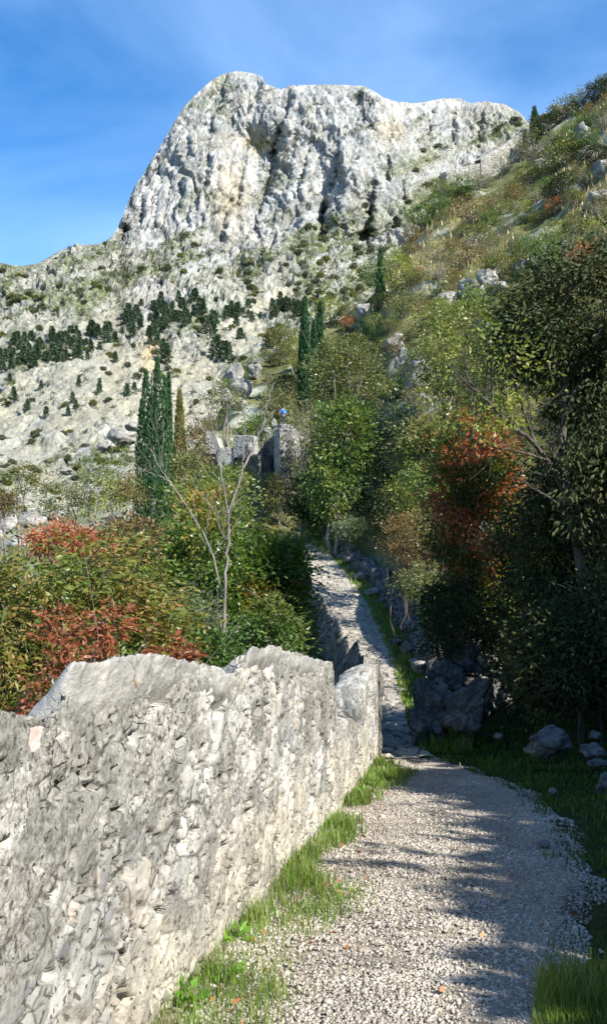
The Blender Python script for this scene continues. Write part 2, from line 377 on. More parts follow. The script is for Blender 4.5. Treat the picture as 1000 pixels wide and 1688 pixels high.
disp = cl * (4.5 * F1_ + 3.2 * F2_ * (.4 + .8 * mod) + 1.7 * F3_ * (.4 + .8 * mod) + .9 * F4_ + 3.2 * fl * mod + 1.4 * fl2 * (.3 + mod) + 1.8 * stra * (1.1 - mod) - 1.6 * sstep(.05, 0, e2_) * (i2_ > .5) - 1.3 * crk2)
dsc = np.clip(Dg / 450, .25, 1.0)
disp += (1 - cl) * dsc * (-1.2 * crk2 * (1 - scr) + 2.4 * F3_ * (1 - .7 * scr) + 1.4 * F4_ * (1 - .5 * scr) + 2.4 * F2_ * (1 - .8 * scr) + 2.0 * slab * (.5 + ridged(Xg / 12, Yg / 12, Zg / 9, 51, 4, .55)) + 2.2 * blk * (1 - .6 * scr) + .9 * fbm(Xg / 5, Yg / 5, Zg / 5, 55, 3) + (2.6 - 1.8 * scr) * ridged(diag / 22, PXg / 90, 0, 57, 3))
disp += 1.0 * fbm(Xg / 2.4, Yg / 2.4, Zg / 2.4, 66, 2) * dsc
P = P + N * (disp * fade)[..., None]
veg = fbm(PXg / 46, diag / 22, 0, 81, 4) - .25 * cl - .55 * scr - .6 * slab
for (ax, ay, rx, ry, s_) in [(450, 418, 170, 16, .7), (610, 470, 70, 40, .45), (100, 470, 120, 40, .45), (640, 300, 70, 26, .5), (60, 590, 120, 30, .35), (560, 400, 120, 30, .45), (320, 440, 90, 30, .35), (430, 300, 26, 60, .35), (60, 500, 130, 30, .35), (725, 330, 50, 60, .3), (110, 770, 120, 50, .35), (690, 235, 80, 16, .45)]:
    veg = veg + s_ * np.exp(-((PXg - ax) / rx) ** 2 - ((PYg - ay) / ry) ** 2)
tanm = np.exp(-((PXg - 428) / 26) ** 2 - ((PYg - 238) / 12) ** 2) + np.exp(-((PXg - 248) / 14) ** 2 - ((PYg - 588) / 26) ** 2) + .5 * np.exp(-((PXg - 380) / 30) ** 2 - ((PYg - 330) / 60) ** 2) + .5 * np.exp(-((PXg - 640) / 26) ** 2 - ((PYg - 215) / 20) ** 2)
attr = np.stack([np.maximum(cl, .9 * slab), np.clip(scr, 0, 1), sstep(.02, .5, veg), np.clip(tanm, 0, 1)], -1)
# back side: falls away behind the skyline
Pb = [P[-1] + np.array([0, 25 * k, -6 * k * k]) for k in (1, 2.5, 5)]
Pall = np.concatenate([P] + [b[None] for b in Pb], 0); Aall = np.concatenate([attr] + [attr[-1:]] * 3, 0)
mb = MB(); mb.add(Pall.reshape(-1, 3), grid_faces(NR + 3, NC))
m, t, p = new_mat('limestone_mountain')
at = ND(t, 'ShaderNodeAttribute', attribute_name='mask'); sep = t.nodes.new('ShaderNodeSeparateColor'); t.links.new(at.outputs['Color'], sep.inputs[0])
vv = objvec(t)
n1 = noise(t, vv, .045, 8, .65); n2 = noise(t, objvec(t, (1, .4, .18), (0, .2, 0)), .16, 8, .7); n3 = noise(t, vv, .5, 8, .7)
rock = ramp(t, n2, [(.32, (.17, .18, .185)), (.43, (.31, .32, .325)), (.54, (.43, .43, .415)), (.70, (.51, .505, .47))])
rock = mix(t, ramp(t, n1, [(.45, 0), (.62, .5)]), rock, (.38, .34, .27))
rock2 = ramp(t, n3, [(.34, (.11, .115, .085)), (.47, (.25, .25, .205)), (.62, (.42, .415, .36))])
scree = ramp(t, noise(t, vv, .9, 6, .8), [(.34, (.16, .15, .10)), (.46, (.33, .31, .225)), (.62, (.46, .43, .33))])
scree = mix(t, ramp(t, n1, [(.4, 0), (.6, .5)]), scree, (.36, .36, .325))
gr = ramp(t, noise(t, vv, .5, 7, .8), [(.35, (.045, .065, .022)), (.5, (.10, .125, .045)), (.62, (.22, .21, .10)), (.75, (.33, .31, .2))])
rock = mix(t, ramp(t, noise(t, objvec(t, (1, .6, .45), (0, .25, 0)), .8, 7, .85), [(.38, .75), (.5, 0)]), rock, (.17, .175, .165))
c = mix(t, sep.outputs[0], rock2, rock); c = mix(t, sep.outputs[1], c, scree)
vf = math_(t, 'MULTIPLY', math_(t, 'MULTIPLY', sep.outputs[2], math_(t, 'SUBTRACT', 1.0, math_(t, 'MULTIPLY', sep.outputs[0], .45))), ramp(t, noise(t, vv, .22, 7, .75), [(.38, 0.0), (.56, 1.0)]))
c = mix(t, vf, c, gr); c = mix(t, ramp(t, noise(t, objvec(t, (1, .5, .3), (0, .25, 0)), .32, 7, .8), [(.33, .65), (.41, 0)]), c, (.13, .135, .12))
tf = math_(t, 'MULTIPLY', at.outputs['Alpha'], .8); c = mix(t, tf, c, (.50, .38, .20))

k1, j1 = cracked(t, .11, (1, .5, .34), .9, (0, .25, 0)); k2, j2 = cracked(t, .36, (1, .6, .5), 1.0, (0, .25, 0))
jm = math_(t, 'MULTIPLY', j1, ramp(t, noise(t, vv, .05, 3), [(.36, 0), (.52, .85)])); jn = math_(t, 'MULTIPLY', j2, ramp(t, noise(t, vv, .11, 3), [(.45, 0), (.6, .7)]))
rocky = math_(t, 'SUBTRACT', 1.0, math_(t, 'MULTIPLY', sep.outputs[1], .7))
c = mix(t, 1.0, c, ramp(t, k1, [(0, .84), (1, 1.12)]), 'MULTIPLY'); c = mix(t, 1.0, c, ramp(t, k2, [(0, .82), (1, 1.14)]), 'MULTIPLY')
c = mix(t, math_(t, 'MULTIPLY', math_(t, 'MAXIMUM', jm, jn), rocky), c, (.09, .095, .085))
c = mix(t, 1.0, c, (1.08, 1.10, 1.10), 'MULTIPLY'); t.links.new(c, p.inputs['Base Color']); p.inputs['Roughness'].default_value = .95; p.inputs['Specular IOR Level'].default_value = .1
bump(t, p, math_(t, 'ADD', n3, math_(t, 'MULTIPLY', noise(t, objvec(t, (1, .5, .35)), .55, 6, .8), 1.2)), .9, 1.6)
o = mb.build('mountain', m, smooth=False, attr=Aall.reshape(-1, 4)); tag(o, kind='structure')
def mpt(px, py):
    j = int(np.clip(np.searchsorted(cpx, px), 0, NC - 1)); i = int(np.argmin(np.abs(PYg[:, j] - py)))
    return P[i, j], N[i, j], Dg[i, j]

# ------------------------------------------------------------------ HILLSIDE sheet
NQ, NYY = 620, 760
q = np.linspace(-1.15, 1.7, NQ); yy = np.exp(np.linspace(math.log(3.0), math.log(310), NYY)) - 11
QX = q[None, :] * (yy[:, None] + 12.5); QY = np.repeat(yy[:, None], NQ, 1)
QZ = H(QX, QY)
inpath = (QX < xr(QY) + .1) & (QX > xl(QY) - .5) & (QY < 50)
QZ = QZ - .10 * inpath
ipx = np.where(QY > 3, 500 + F * QX / np.maximum(QY, 3), 1500); ipy = np.where(QY > 3, HZ - F * QZ / np.maximum(QY, 3), 1500)
dry = np.exp(-((ipx - 705) / 60) ** 2 - ((ipy - 420 + .8 * (ipx - 705)) / 45) ** 2) + .8 * np.exp(-((ipx - 990) / 50) ** 2 - ((ipy - 300) / 60) ** 2) + .5 * np.exp(-((ipx - 830) / 60) ** 2 - ((ipy - 430) / 30) ** 2) + .4 * np.exp(-((ipx - 930) / 40) ** 2 - ((ipy - 250) / 20) ** 2)
dry = np.clip(dry + .16 * fbm(QX / 8, QY / 8, 0, 91, 3) * (QY > 20), 0, 1)
rk = sstep(.25, .6, fbm(QX / 6, QY / 9, QZ / 4, 7, 4)) * (QY > 16)
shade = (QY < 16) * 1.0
mb = MB(); mb.add(np.stack([QX, QY, QZ], -1).reshape(-1, 3), grid_faces(NYY, NQ))
m, t, p = new_mat('hillside_ground')
at = ND(t, 'ShaderNodeAttribute', attribute_name='mask'); sep = t.nodes.new('ShaderNodeSeparateColor'); t.links.new(at.outputs['Color'], sep.inputs[0])
vv = objvec(t); n3 = noise(t, vv, 1.3, 8, .75); n4 = noise(t, vv, .25, 6, .7)
g1 = ramp(t, n3, [(.35, (.045, .06, .02)), (.5, (.09, .10, .04)), (.65, (.15, .145, .07))])
g1 = mix(t, ramp(t, n4, [(.42, 0), (.6, .7)]), g1, (.21, .185, .10))
dg = ramp(t, noise(t, objvec(t, (1, 1, 1)), 3, 7, .8), [(.35, (.18, .14, .06)), (.6, (.38, .31, .17))])
c = mix(t, sep.outputs[0], g1, dg)
rr = ramp(t, n3, [(.35, (.2, .2, .185)), (.6, (.44, .435, .40))])
c = mix(t, math_(t, 'MULTIPLY', sep.outputs[1], ramp(t, n4, [(.4, 0), (.5, 1)])), c, rr)
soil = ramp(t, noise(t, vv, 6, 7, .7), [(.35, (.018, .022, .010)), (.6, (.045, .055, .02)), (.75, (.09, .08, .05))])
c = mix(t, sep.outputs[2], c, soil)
c = mix(t, 1.0, c, (0.78, 0.84, 0.74), 'MULTIPLY'); t.links.new(c, p.inputs['Base Color']); p.inputs['Roughness'].default_value = 1; p.inputs['Specular IOR Level'].default_value = .1
bump(t, p, n3, .7, .15)
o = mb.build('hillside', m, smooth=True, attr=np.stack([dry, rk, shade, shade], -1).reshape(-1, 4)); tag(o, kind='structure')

# ------------------------------------------------------------------ GRAVEL PATH and STONE STEPS
ny, nx = 900, 200
y = np.exp(np.linspace(math.log(3), math.log(13.4), ny)) - 2.0
u = np.linspace(-.06, 1.12, nx)
X0, X1 = xl(y)[:, None], xr(y)[:, None]
PXX = X0 + (X1 - X0) * u[None, :]; PYY = np.repeat(y[:, None], nx, 1)
dist_edge = np.minimum((PXX - X1) * -1, 9)
z = zp(PYY) + .02 * fbm(PXX / .5, PYY / .5, 0, 1, 3) - .02 * np.exp(-((u[None, :] - .45) / .3) ** 2)
f1, f2, ci = worley(PXX / .035, PYY / .035, 0 * PXX + .5, 5)
z += .012 * (1 - np.clip(f1 / .6, 0, 1) ** 2) * (ci > .35) * np.clip(2.5 / np.maximum(PYY, 1), .3, 1) + .004 * fbm(PXX / .02, PYY / .02, 0, 3, 2)
z -= .10 * sstep(.02, -.12, dist_edge + .06 * fbm(PXX / .3, PYY / .3, 0, 77, 3))
wear = .35 + sstep(-.3, .4, fbm(PXX / .45, PYY / .9, 0, 21, 4)) * .6 + .9 * sstep(.45, .0, dist_edge + .25 * fbm(PXX / .35, PYY / .35, 0, 23, 3)) * sstep(7, 4.5, PYY)
mb = MB(); mb.add(np.stack([PXX, PYY, z + .012], -1).reshape(-1, 3), grid_faces(ny, nx))
m, t, p = new_mat('pale_gravel')
at = ND(t, 'ShaderNodeAttribute', attribute_name='mask'); sep = t.nodes.new('ShaderNodeSeparateColor'); t.links.new(at.outputs['Color'], sep.inputs[0])
vo = ND(t, 'ShaderNodeTexVoronoi', Scale=42.0); t.links.new(objvec(t), vo.inputs['Vector'])
s2 = t.nodes.new('ShaderNodeSeparateColor'); t.links.new(vo.outputs['Color'], s2.inputs[0])
c = ramp(t, s2.outputs[0], [(0, (.22, .205, .18)), (.3, (.33, .31, .275)), (.7, (.42, .40, .36)), (1, (.50, .485, .45))])
d = ramp(t, noise(t, objvec(t), 60, 5, .7), [(.3, (.16, .14, .115)), (.6, (.34, .305, .255))])
c = mix(t, ramp(t, vo.outputs['Distance'], [(.25, 0), (.55, .75)]), c, d)
c = mix(t, math_(t, 'MULTIPLY', sep.outputs[0], .62), c, d)
c = mix(t, 1.0, c, (0.8, 0.765, 0.7), 'MULTIPLY'); t.links.new(c, p.inputs['Base Color']); p.inputs['Roughness'].default_value = .95; p.inputs['Specular IOR Level'].default_value = .15
bump(t, p, noise(t, objvec(t), 90, 5, .8), .5, .006)
ww = np.clip(wear, 0, 1)
o = mb.build('gravel_path', m, smooth=False, attr=np.stack([ww, ww, ww, ww], -1).reshape(-1, 4)); tag(o, kind='structure')
gravel_mat = m

ny, nx = 1500, 90
y = np.linspace(10.9, 54, ny); u = np.linspace(-.05, 1.1, nx)
X0, X1 = xl(y)[:, None], xr(y)[:, None]
PXX = X0 + (X1 - X0) * u[None, :]; PYY = np.repeat(y[:, None], nx, 1)
tread = .62
k = (PYY + .22 * fbm(PXX / 1.2, PYY / 4, 0, 3, 2)) / tread; kf = np.floor(k); fr = k - kf
slope = np.gradient(zp(y), y)[:, None]
step = zp((kf + .5) * tread) + slope * (fr - .5) * tread * .45
step = lerp(step, zp((kf + 1.5) * tread), sstep(.9, 1.0, fr) * .5)
f1, f2, ci = worley(PXX / .30, PYY / .26, 0 * PXX + .5, 15)
step += .035 * sstep(0, .16, f2 - f1) * (.5 + ci) - .02 + .012 * fbm(PXX / .1, PYY / .1, 0, 9, 3)
step -= .15 * sstep(.02, -.15, (X1 - PXX))
mb = MB(); mb.add(np.stack([PXX, PYY, step + .035], -1).reshape(-1, 3), grid_faces(ny, nx))
m, t, p = new_mat('worn_step_stone')
at = ND(t, 'ShaderNodeAttribute', attribute_name='mask'); sep = t.nodes.new('ShaderNodeSeparateColor'); t.links.new(at.outputs['Color'], sep.inputs[0])
n3 = noise(t, objvec(t), 9, 7, .7)
c = ramp(t, sep.outputs[0], [(0, (.27, .26, .23)), (1, (.45, .435, .39))])
c = mix(t, ramp(t, n3, [(.4, 0), (.62, .55)]), c, (.22, .19, .15)); c = mix(t, sep.outputs[1], c, (.07, .065, .045))
c = mix(t, 1.0, c, (0.84, 0.82, 0.78), 'MULTIPLY'); t.links.new(c, p.inputs['Base Color']); p.inputs['Roughness'].default_value = .85; bump(t, p, n3, .5, .02)
jo = sstep(.12, .03, f2 - f1)
o = mb.build('stone_steps', m, smooth=False, attr=np.stack([ci, jo, jo, jo], -1).reshape(-1, 4)); tag(o, kind='structure')

# ------------------------------------------------------------------ STONE WALLS
def wall_mat(name, light=1.0, warm=.5):
    m, t, p = new_mat(name)
    at = ND(t, 'ShaderNodeAttribute', attribute_name='mask'); sep = t.nodes.new('ShaderNodeSeparateColor'); t.links.new(at.outputs['Color'], sep.inputs[0])
    L = lambda c: tuple(x * light for x in c)
    n_s = noise(t, objvec(t), 9, 8, .65); n_f = noise(t, objvec(t), 55, 6, .75); n_l = noise(t, objvec(t, (1, 1, .5)), 1.6, 5, .6)
    st = ramp(t, sep.outputs[0], [(0, L((.20, .205, .205))), (.25, L((.27, .285, .295))), (.5, L((.40, .405, .395))), (.8, L((.54, .53, .49))), (.97, L((.43, .37, .31)))])
    st = mix(t, ramp(t, n_s, [(.4, 0), (.65, .6)]), st, L((.49, .485, .45)))
    mo = ramp(t, n_f, [(.38, L((.10, .098, .085))), (.47, L((.27, .265, .24))), (.58, L((.45, .44, .40)))])
    mo = mix(t, ramp(t, n_l, [(.4, 0), (.6, .55)]), mo, L((.22, .22, .20)))
    c = mix(t, sep.outputs[1], st, mo)
    # lower courses carry warm dusty lime, upper ones grey lichen
    c = mix(t, math_(t, 'MULTIPLY', sep.outputs[2], ramp(t, n_s, [(.35, .25), (.6, .9)])), c, L((.50, .455, .36)))
    li = ramp(t, noise(t, objvec(t, (1, 1, .8)), 5, 8, .75), [(.5, 0), (.64, .6)])
    c = mix(t, math_(t, 'MULTIPLY', li, math_(t, 'SUBTRACT', 1.0, sep.outputs[2])), c, L((.15, .15, .135)))
    sp = ramp(t, noise(t, objvec(t), 26, 3, .5), [(.66, 0), (.70, 1)])
    c = mix(t, math_(t, 'MULTIPLY', sp, .75), c, L((.10, .09, .075)))
    br = ramp(t, noise(t, objvec(t, (1, 1, .4), (0, 0, 1)), 3.1, 5, .7), [(.66, 0), (.74, .5)])
    c = mix(t, br, c, L((.34, .24, .13)))
    k1, j1 = cracked(t, 4.6, (1, 1, 1.25), .10); k2, j2 = cracked(t, 13.0, (1, 1, 1.3), .14)
    jm = math_(t, 'MULTIPLY', j1, ramp(t, noise(t, objvec(t), 3.0, 3), [(.48, 0), (.60, .75)])); jn = math_(t, 'MULTIPLY', j2, ramp(t, noise(t, objvec(t, (1, 1, 1), (1, 0, 0)), 5.0, 3), [(.54, 0), (.64, .65)]))
    c = mix(t, 1.0, c, ramp(t, k1, [(0, .74), (.5, .98), (1, 1.22)]), 'MULTIPLY'); c = mix(t, .8, c, ramp(t, k2, [(0, .76), (1, 1.22)]), 'MULTIPLY')
    jj = math_(t, 'MAXIMUM', jm, jn); c = mix(t, jj, c, L((.075, .07, .06)))
    pn = ramp(t, noise(t, objvec(t), 38, 2, .5), [(.64, 0), (.665, 1)]); c = mix(t, math_(t, 'MULTIPLY', pn, .85), c, L((.06, .055, .045)))
    c = mix(t, 1.0, c, (1.0, .995, .97), 'MULTIPLY'); t.links.new(c, p.inputs['Base Color']); p.inputs['Roughness'].default_value = .92; p.inputs['Specular IOR Level'].default_value = .2
    bump(t, p, math_(t, 'SUBTRACT', math_(t, 'ADD', n_f, math_(t, 'ADD', n_s, math_(t, 'MULTIPLY', k1, .8))), math_(t, 'MULTIPLY', math_(t, 'MAXIMUM', jj, pn), 1.2)), .85, .012)
    return m
WM = wall_mat('limestone_wall', .9); WMD = wall_mat('limestone_wall_far', .85); WM_SHADE = wall_mat('shade_toned_limestone_wall', .34)  # last one: same limestone darkened, shade of the turned-away faces painted into its colour
def build_wall(name, X, Yv, ZT, ZB, TH, nv, nt_, mat, parent=None, cell=(.26, .26, .17), amp=.035, fine=1.0, seed=0, holes=(), zref=None, nb=None, pw=1.0, cover=.0, drop=0.0):
    """X,Yv front foot line; front looks to the right of the line's direction"""
    n = len(X); ZT = np.asarray(ZT) + np.zeros(n); ZB = np.asarray(ZB) + np.zeros(n); TH = np.asarray(TH) + np.zeros(n)
    tx, ty = np.gradient(X), np.gradient(Yv); L = np.hypot(tx, ty) + 1e-9; tx /= L; ty /= L
    nx_, ny_ = ty, -tx
    S = np.concatenate([[0], np.cumsum(np.hypot(np.diff(X), np.diff(Yv)))])
    nb = nb or nv
    rows = []; dirs = []
    vf = np.linspace(0, 1, nv) ** pw
    for a in vf:
        z = ZB + (ZT - ZB) * a; rows.append(np.stack([X, Yv, z], -1)); e = sstep(.93, 1, a)
        dirs.append(np.stack([nx_ * (1 - .3 * e), ny_ * (1 - .3 * e), .7 * e + 0 * X], -1))
    for a in np.linspace(0, 1, nt_ + 2)[1:-1]:
        crown = .03 * math.sin(a * math.pi)
        rows.append(np.stack([X - nx_ * TH * a, Yv - ny_ * TH * a, ZT + crown - drop * a], -1)); dirs.append(np.stack([0 * X, 0 * X, 1 + 0 * X], -1))
    for a in np.linspace(1, 0, nb):
        z = ZB + (ZT - drop - ZB) * a; rows.append(np.stack([X - nx_ * TH, Yv - ny_ * TH, z], -1)); dirs.append(np.stack([-nx_, -ny_, 0 * X], -1))
    R = np.array(rows); Dr = np.array(dirs)
    SS = np.repeat(S[None], len(R), 0)
    cx, cy, cz = cell
    off = (R[..., 0] - X[None]) * nx_[None] + (R[..., 1] - Yv[None]) * ny_[None]
    zz = R[..., 2] + .02 * fbm(SS / .4, R[..., 2] / .4, off, seed + 1, 2)
    w1 = SS + .025 * fbm(SS / .25, R[..., 2] / .25, off, seed + 2, 2)
    f1, f2, ci = worley(w1 / cx, off / cy + .5, zz / cz, seed + 3)
    g1, g2, cj = worley(w1 / cx * 2.3, off / cy * 2.3, zz / cz * 2.1, seed + 13)
    ed = f2 - f1; ed2 = g2 - g1
    cov = sstep(-.25, .35, fbm(SS / .8, R[..., 2] / .6, off, seed + 4, 3) + cover)         # where mortar still covers the stones
    small = ci > .62
    e = np.where(small, ed2, ed); c_ = np.where(small, cj, ci / .62)
    stone = sstep(.03, .14, e)
    jw = .008 * fbm(SS / .06, R[..., 2] / .06, off / .06, seed + 21, 3)
    A1, ea, ia = facet((SS + jw) / .15, off / .15, (R[..., 2] - jw) / .12, seed + 31, 1.6); A2, eb, ib = facet((SS - jw) / .05, off / .05, (R[..., 2] + jw) / .045, seed + 41, 1.8)
    hgt = amp * (stone * (.15 + .8 * c_) * (1 - .6 * cov) + .45 * cov)
    hgt += amp * (.62 * A1 + .42 * A2 * (.35 + .65 * (1 - stone * (1 - cov)))) * (1 - .3 * cov)
    hgt += amp * .22 * fbm(R[..., 0] / .12, R[..., 1] / .12, R[..., 2] / .16, seed + 5, 4, .6) * fine
    hgt += amp * .20 * fbm(R[..., 0] / .02, R[..., 1] / .02, R[..., 2] / .025, seed + 6, 3, .65) * fine * (.4 + .6 * (1 - stone * (1 - cov)))
    pits = sstep(.50, .58, fbm(R[..., 0] / .07, R[..., 1] / .07, R[..., 2] / .05, seed + 7, 2))
    hgt -= amp * 2.6 * pits * fine + amp * .8 * sstep(.05, .0, e) * (1 - .5 * cov)
    P3 = R + Dr * hgt[..., None]
    for hb in holes:                     # (column value Y, z, half width, half height, depth)
        hy, hz_, hw, hh_, dp = hb
        k = np.zeros(R.shape[:2]); a = (R[..., 1] - hy) / hw; b = (R[..., 2] - hz_) / hh_
        inside = (np.abs(a) < 1) & (b < 1 - .25 * a) & (b > -1 + .9 * (1 - a) * .2 - 0 + 1.1 * (a * .5 + .5) * .8)
        k = inside * 1.0; k[nv:] = 0
        P3 = P3 - np.stack([nx_, ny_, 0 * X], -1)[None] * (k * dp)[..., None]
    zr = ZB if zref is None else zref
    warm = sstep(.62, .12, (R[..., 2] - zr) + .28 * fbm(SS / .5, R[..., 2] / .35, off, seed + 9, 4)) * .85
    mask = np.stack([np.clip(c_, 0, 1), np.clip(1 - stone * (1 - cov * .85), 0, 1), warm, warm], -1)
    mb = MB(); mb.add(P3.reshape(-1, 3), grid_faces(len(R), n))
    # end caps
    nn = nv
    for col in (0, n - 1):
        fr_ = P3[:nv, col]; bk = P3[len(R) - 1 - np.linspace(0, nb - 1, nv).astype(int), col]
        mm = 6; G = np.array([lerp(fr_, bk, a) for a in np.linspace(0, 1, mm)])
        G += .02 * fbm(G[..., 0] / .1, G[..., 1] / .1, G[..., 2] / .1, 5, 3)[..., None] * np.array([tx[col], ty[col], 0])
        mb.add(G.reshape(-1, 3), grid_faces(mm, nv))
        mask_c = np.tile(mask[:nv, col][None], (mm, 1, 1)).reshape(-1, 4)
        if col == 0: MC = [mask.reshape(-1, 4), mask_c]
        else: MC.append(mask_c)
    return mb.build(name, mat, parent, smooth=False, attr=np.concatenate(MC))

# near parapet: wall top through the photograph's profile, real size about 1.1 m high
TP = [(-2.6, -.34), (1.88, -.398), (2.195, -.465), (2.205, -.40), (2.25, -.375), (2.38, -.378), (2.55, -.376), (2.76, -.388), (3.0, -.43), (3.33, -.505), (3.6, -.57), (3.87, -.65), (3.95, -.63), (3.99, -.565), (4.6, -.64), (5.12, -.71), (5.8, -.84), (6.38, -.965), (6.72, -1.02), (6.80, -1.16), (6.92, -1.54), (7.4, -1.62), (8.1, -1.78), (8.75, -2.0), (8.86, -1.62), (9.5, -1.56), (10.2, -1.60), (10.8, -1.66)]
Yw = np.concatenate([np.linspace(-2.6, .9, 60), np.exp(np.linspace(math.log(.95), math.log(10.8), 760))])
Yw = np.unique(np.concatenate([Yw, np.linspace(6.7, 7.0, 20), np.linspace(8.7, 8.9, 14), np.linspace(2.16, 2.26, 12), np.linspace(3.9, 4.02, 8)]))
Zt = np.interp(Yw, [a for a, b in TP], [b for a, b in TP]); jump = np.interp(Yw, [6.6, 6.75, 6.95, 7.1, 8.6, 8.75, 8.9, 9.0], [1, 0, 0, 1, 1, 0, 0, 1])
Zt = Zt + .011 * fbm(Yw / .28, 0, 0, 44, 4) * jump + .007 * fbm(Yw / .07, 0, 0, 45, 3) * jump
Zt = Zt + np.interp(Yw, [0, 6.9, 6.95, 11], [0, 0, 0, 0])
nw = empty('parapet_wall', (0, 3, -1.7)); tag(nw, 'weathered pale limestone parapet wall in the foreground left of the gravel path', 'stone wall')
def par(o, root):
    o.parent = root; o.location = -Vector(root.location); return o
holes = [(2.92, -.575, .10, .05, .16), (3.62, -.76, .10, .05, .16), (2.16, -.66, .03, .03, .10), (6.2, -1.5, .07, .04, .12)]
wob = .012 * fbm(Yw / .9, 0, 0, 71, 3)
par(build_wall('masonry', xl(Yw) + wob, Yw, Zt, zp(Yw) - .25, .32, 190, 22, WM, holes=holes, zref=zp(Yw), nb=26, amp=.0115, seed=3, drop=np.interp(Yw, [3.0, 4.2, 6.7, 7.0], [.44, .33, .33, .05]), cover=.38), nw)
# rock generator -------------------------------------------------
_ico = {}
def ico(sub):
    if sub not in _ico:
        bm = bmesh.new(); bmesh.ops.create_icosphere(bm, subdivisions=sub, radius=1.0)
        _ico[sub] = (np.array([v.co[:] for v in bm.verts]), np.array([[v.index for v in f.verts] for f in bm.faces])); bm.free()
    return _ico[sub]
def rock_mb(mb, c, r, seed, sub=4, rough=.22, cut=9, rot=0.0, smooth_top=False):
    V, Fc = ico(sub); rs = np.random.RandomState(seed); V = V.copy()
    for k in range(cut):                      # flat broken faces
        n = rs.normal(size=3); n /= np.linalg.norm(n); d = rs.uniform(.55, .85); s = V @ n
        V = V - np.maximum(s - d, 0)[:, None] * n[None] * .92
    o_ = rs.uniform(0, 100, 3); L = V + o_
    if sub >= 4:
        q1, qe, qi = facet(L[:, 0] * 1.6, L[:, 1] * 1.6, L[:, 2] * 2.0, seed, 1.4); q2, qf, qj = facet(L[:, 0] * 5, L[:, 1] * 5, L[:, 2] * 6, seed + 5, 1.6)
        V = V * (1 + rough * (.55 * q1 - .22 * sstep(.1, 0, qe) + .22 * q2))[:, None]; rough = rough * .6
    V = V * (1 + rough * fbm(L[:, 0] * 1.3, L[:, 1] * 1.3, L[:, 2] * 1.3, seed, 5, .55) + rough * .45 * ridged(L[:, 0] * 3, L[:, 1] * 3, L[:, 2] * 3, seed + 9, 3))[:, None]
    V = V * np.asarray(r)[None]; ca, sa = math.cos(rot), math.sin(rot)
    V = np.stack([V[:, 0] * ca - V[:, 1] * sa, V[:, 0] * sa + V[:, 1] * ca, V[:, 2]], -1)
    mb.add(V + np.asarray(c)[None], Fc)
m, t, p = new_mat('grey_rock')
n1 = noise(t, objvec(t), 1.7, 8, .7); n2 = noise(t, objvec(t, (1, 1, 2.5)), 9, 7, .7)
c = ramp(t, n1, [(.3, (.09, .092, .09)), (.5, (.19, .19, .18)), (.7, (.32, .315, .29))])
c = mix(t, ramp(t, n2, [(.48, 0), (.62, .65)]), c, (.09, .09, .08)); c = mix(t, ramp(t, noise(t, objvec(t), 2.6, 4), [(.58, 0), (.68, .6)]), c, (.09, .11, .04))
k1, j1 = cracked(t, 2.2, (1, 1, 1.4), .6); c = mix(t, 1.0, c, ramp(t, k1, [(0, .75), (1, 1.2)]), 'MULTIPLY'); c = mix(t, math_(t, 'MULTIPLY', j1, .7), c, (.05, .05, .045)); c = mix(t, 1.0, c, (0.72, 0.72, 0.71), 'MULTIPLY'); t.links.new(c, p.inputs['Base Color']); p.inputs['Roughness'].default_value = .9; bump(t, p, n2, .8, .04)
ROCK = m
m, t, p = new_mat('pale_rock')
n1 = noise(t, objvec(t), .9, 8, .7); n2 = noise(t, objvec(t, (1, 1, 2.5)), 4, 7, .7)
c = ramp(t, n1, [(.3, (.20, .20, .195)), (.5, (.34, .34, .32)), (.7, (.47, .465, .43))])
c = mix(t, ramp(t, n2, [(.5, 0), (.62, .6)]), c, (.11, .11, .10))
k1, j1 = cracked(t, 2.2, (1, 1, 1.4), .6); c = mix(t, 1.0, c, ramp(t, k1, [(0, .75), (1, 1.2)]), 'MULTIPLY'); c = mix(t, math_(t, 'MULTIPLY', j1, .7), c, (.05, .05, .045)); c = mix(t, 1.0, c, (0.78, 0.77, 0.74), 'MULTIPLY'); t.links.new(c, p.inputs['Base Color']); p.inputs['Roughness'].default_value = .9; bump(t, p, n2, .8, .12)
PROCK = m
m, t, p = new_mat('smooth_capping_stone')
n1 = noise(t, objvec(t), 6, 8, .65); n2 = noise(t, objvec(t), 40, 6, .7)
c = ramp(t, n1, [(.3, (.25, .255, .25)), (.5, (.36, .36, .345)), (.7, (.47, .46, .42))])
c = mix(t, ramp(t, n2, [(.55, 0), (.68, .5)]), c, (.25, .24, .21))
c = mix(t, ramp(t, noise(t, objvec(t), 7, 2, .4), [(.70, 0), (.73, .7)]), c, (.42, .25, .06))
k1, j1 = cracked(t, 9.0, (1, 1, 1.2), .4); c = mix(t, 1.0, c, ramp(t, k1, [(0, .8), (1, 1.15)]), 'MULTIPLY'); c = mix(t, math_(t, 'MULTIPLY', j1, ramp(t, noise(t, objvec(t), 4, 3), [(.5, 0), (.62, .7)])), c, (.07, .065, .055)); c = mix(t, 1.0, c, (.80, .79, .76), 'MULTIPLY'); t.links.new(c, p.inputs['Base Color']); p.inputs['Roughness'].default_value = .85; bump(t, p, math_(t, 'ADD', n2, math_(t, 'MULTIPLY', n1, 1.5)), .9, .014)
CAP = m
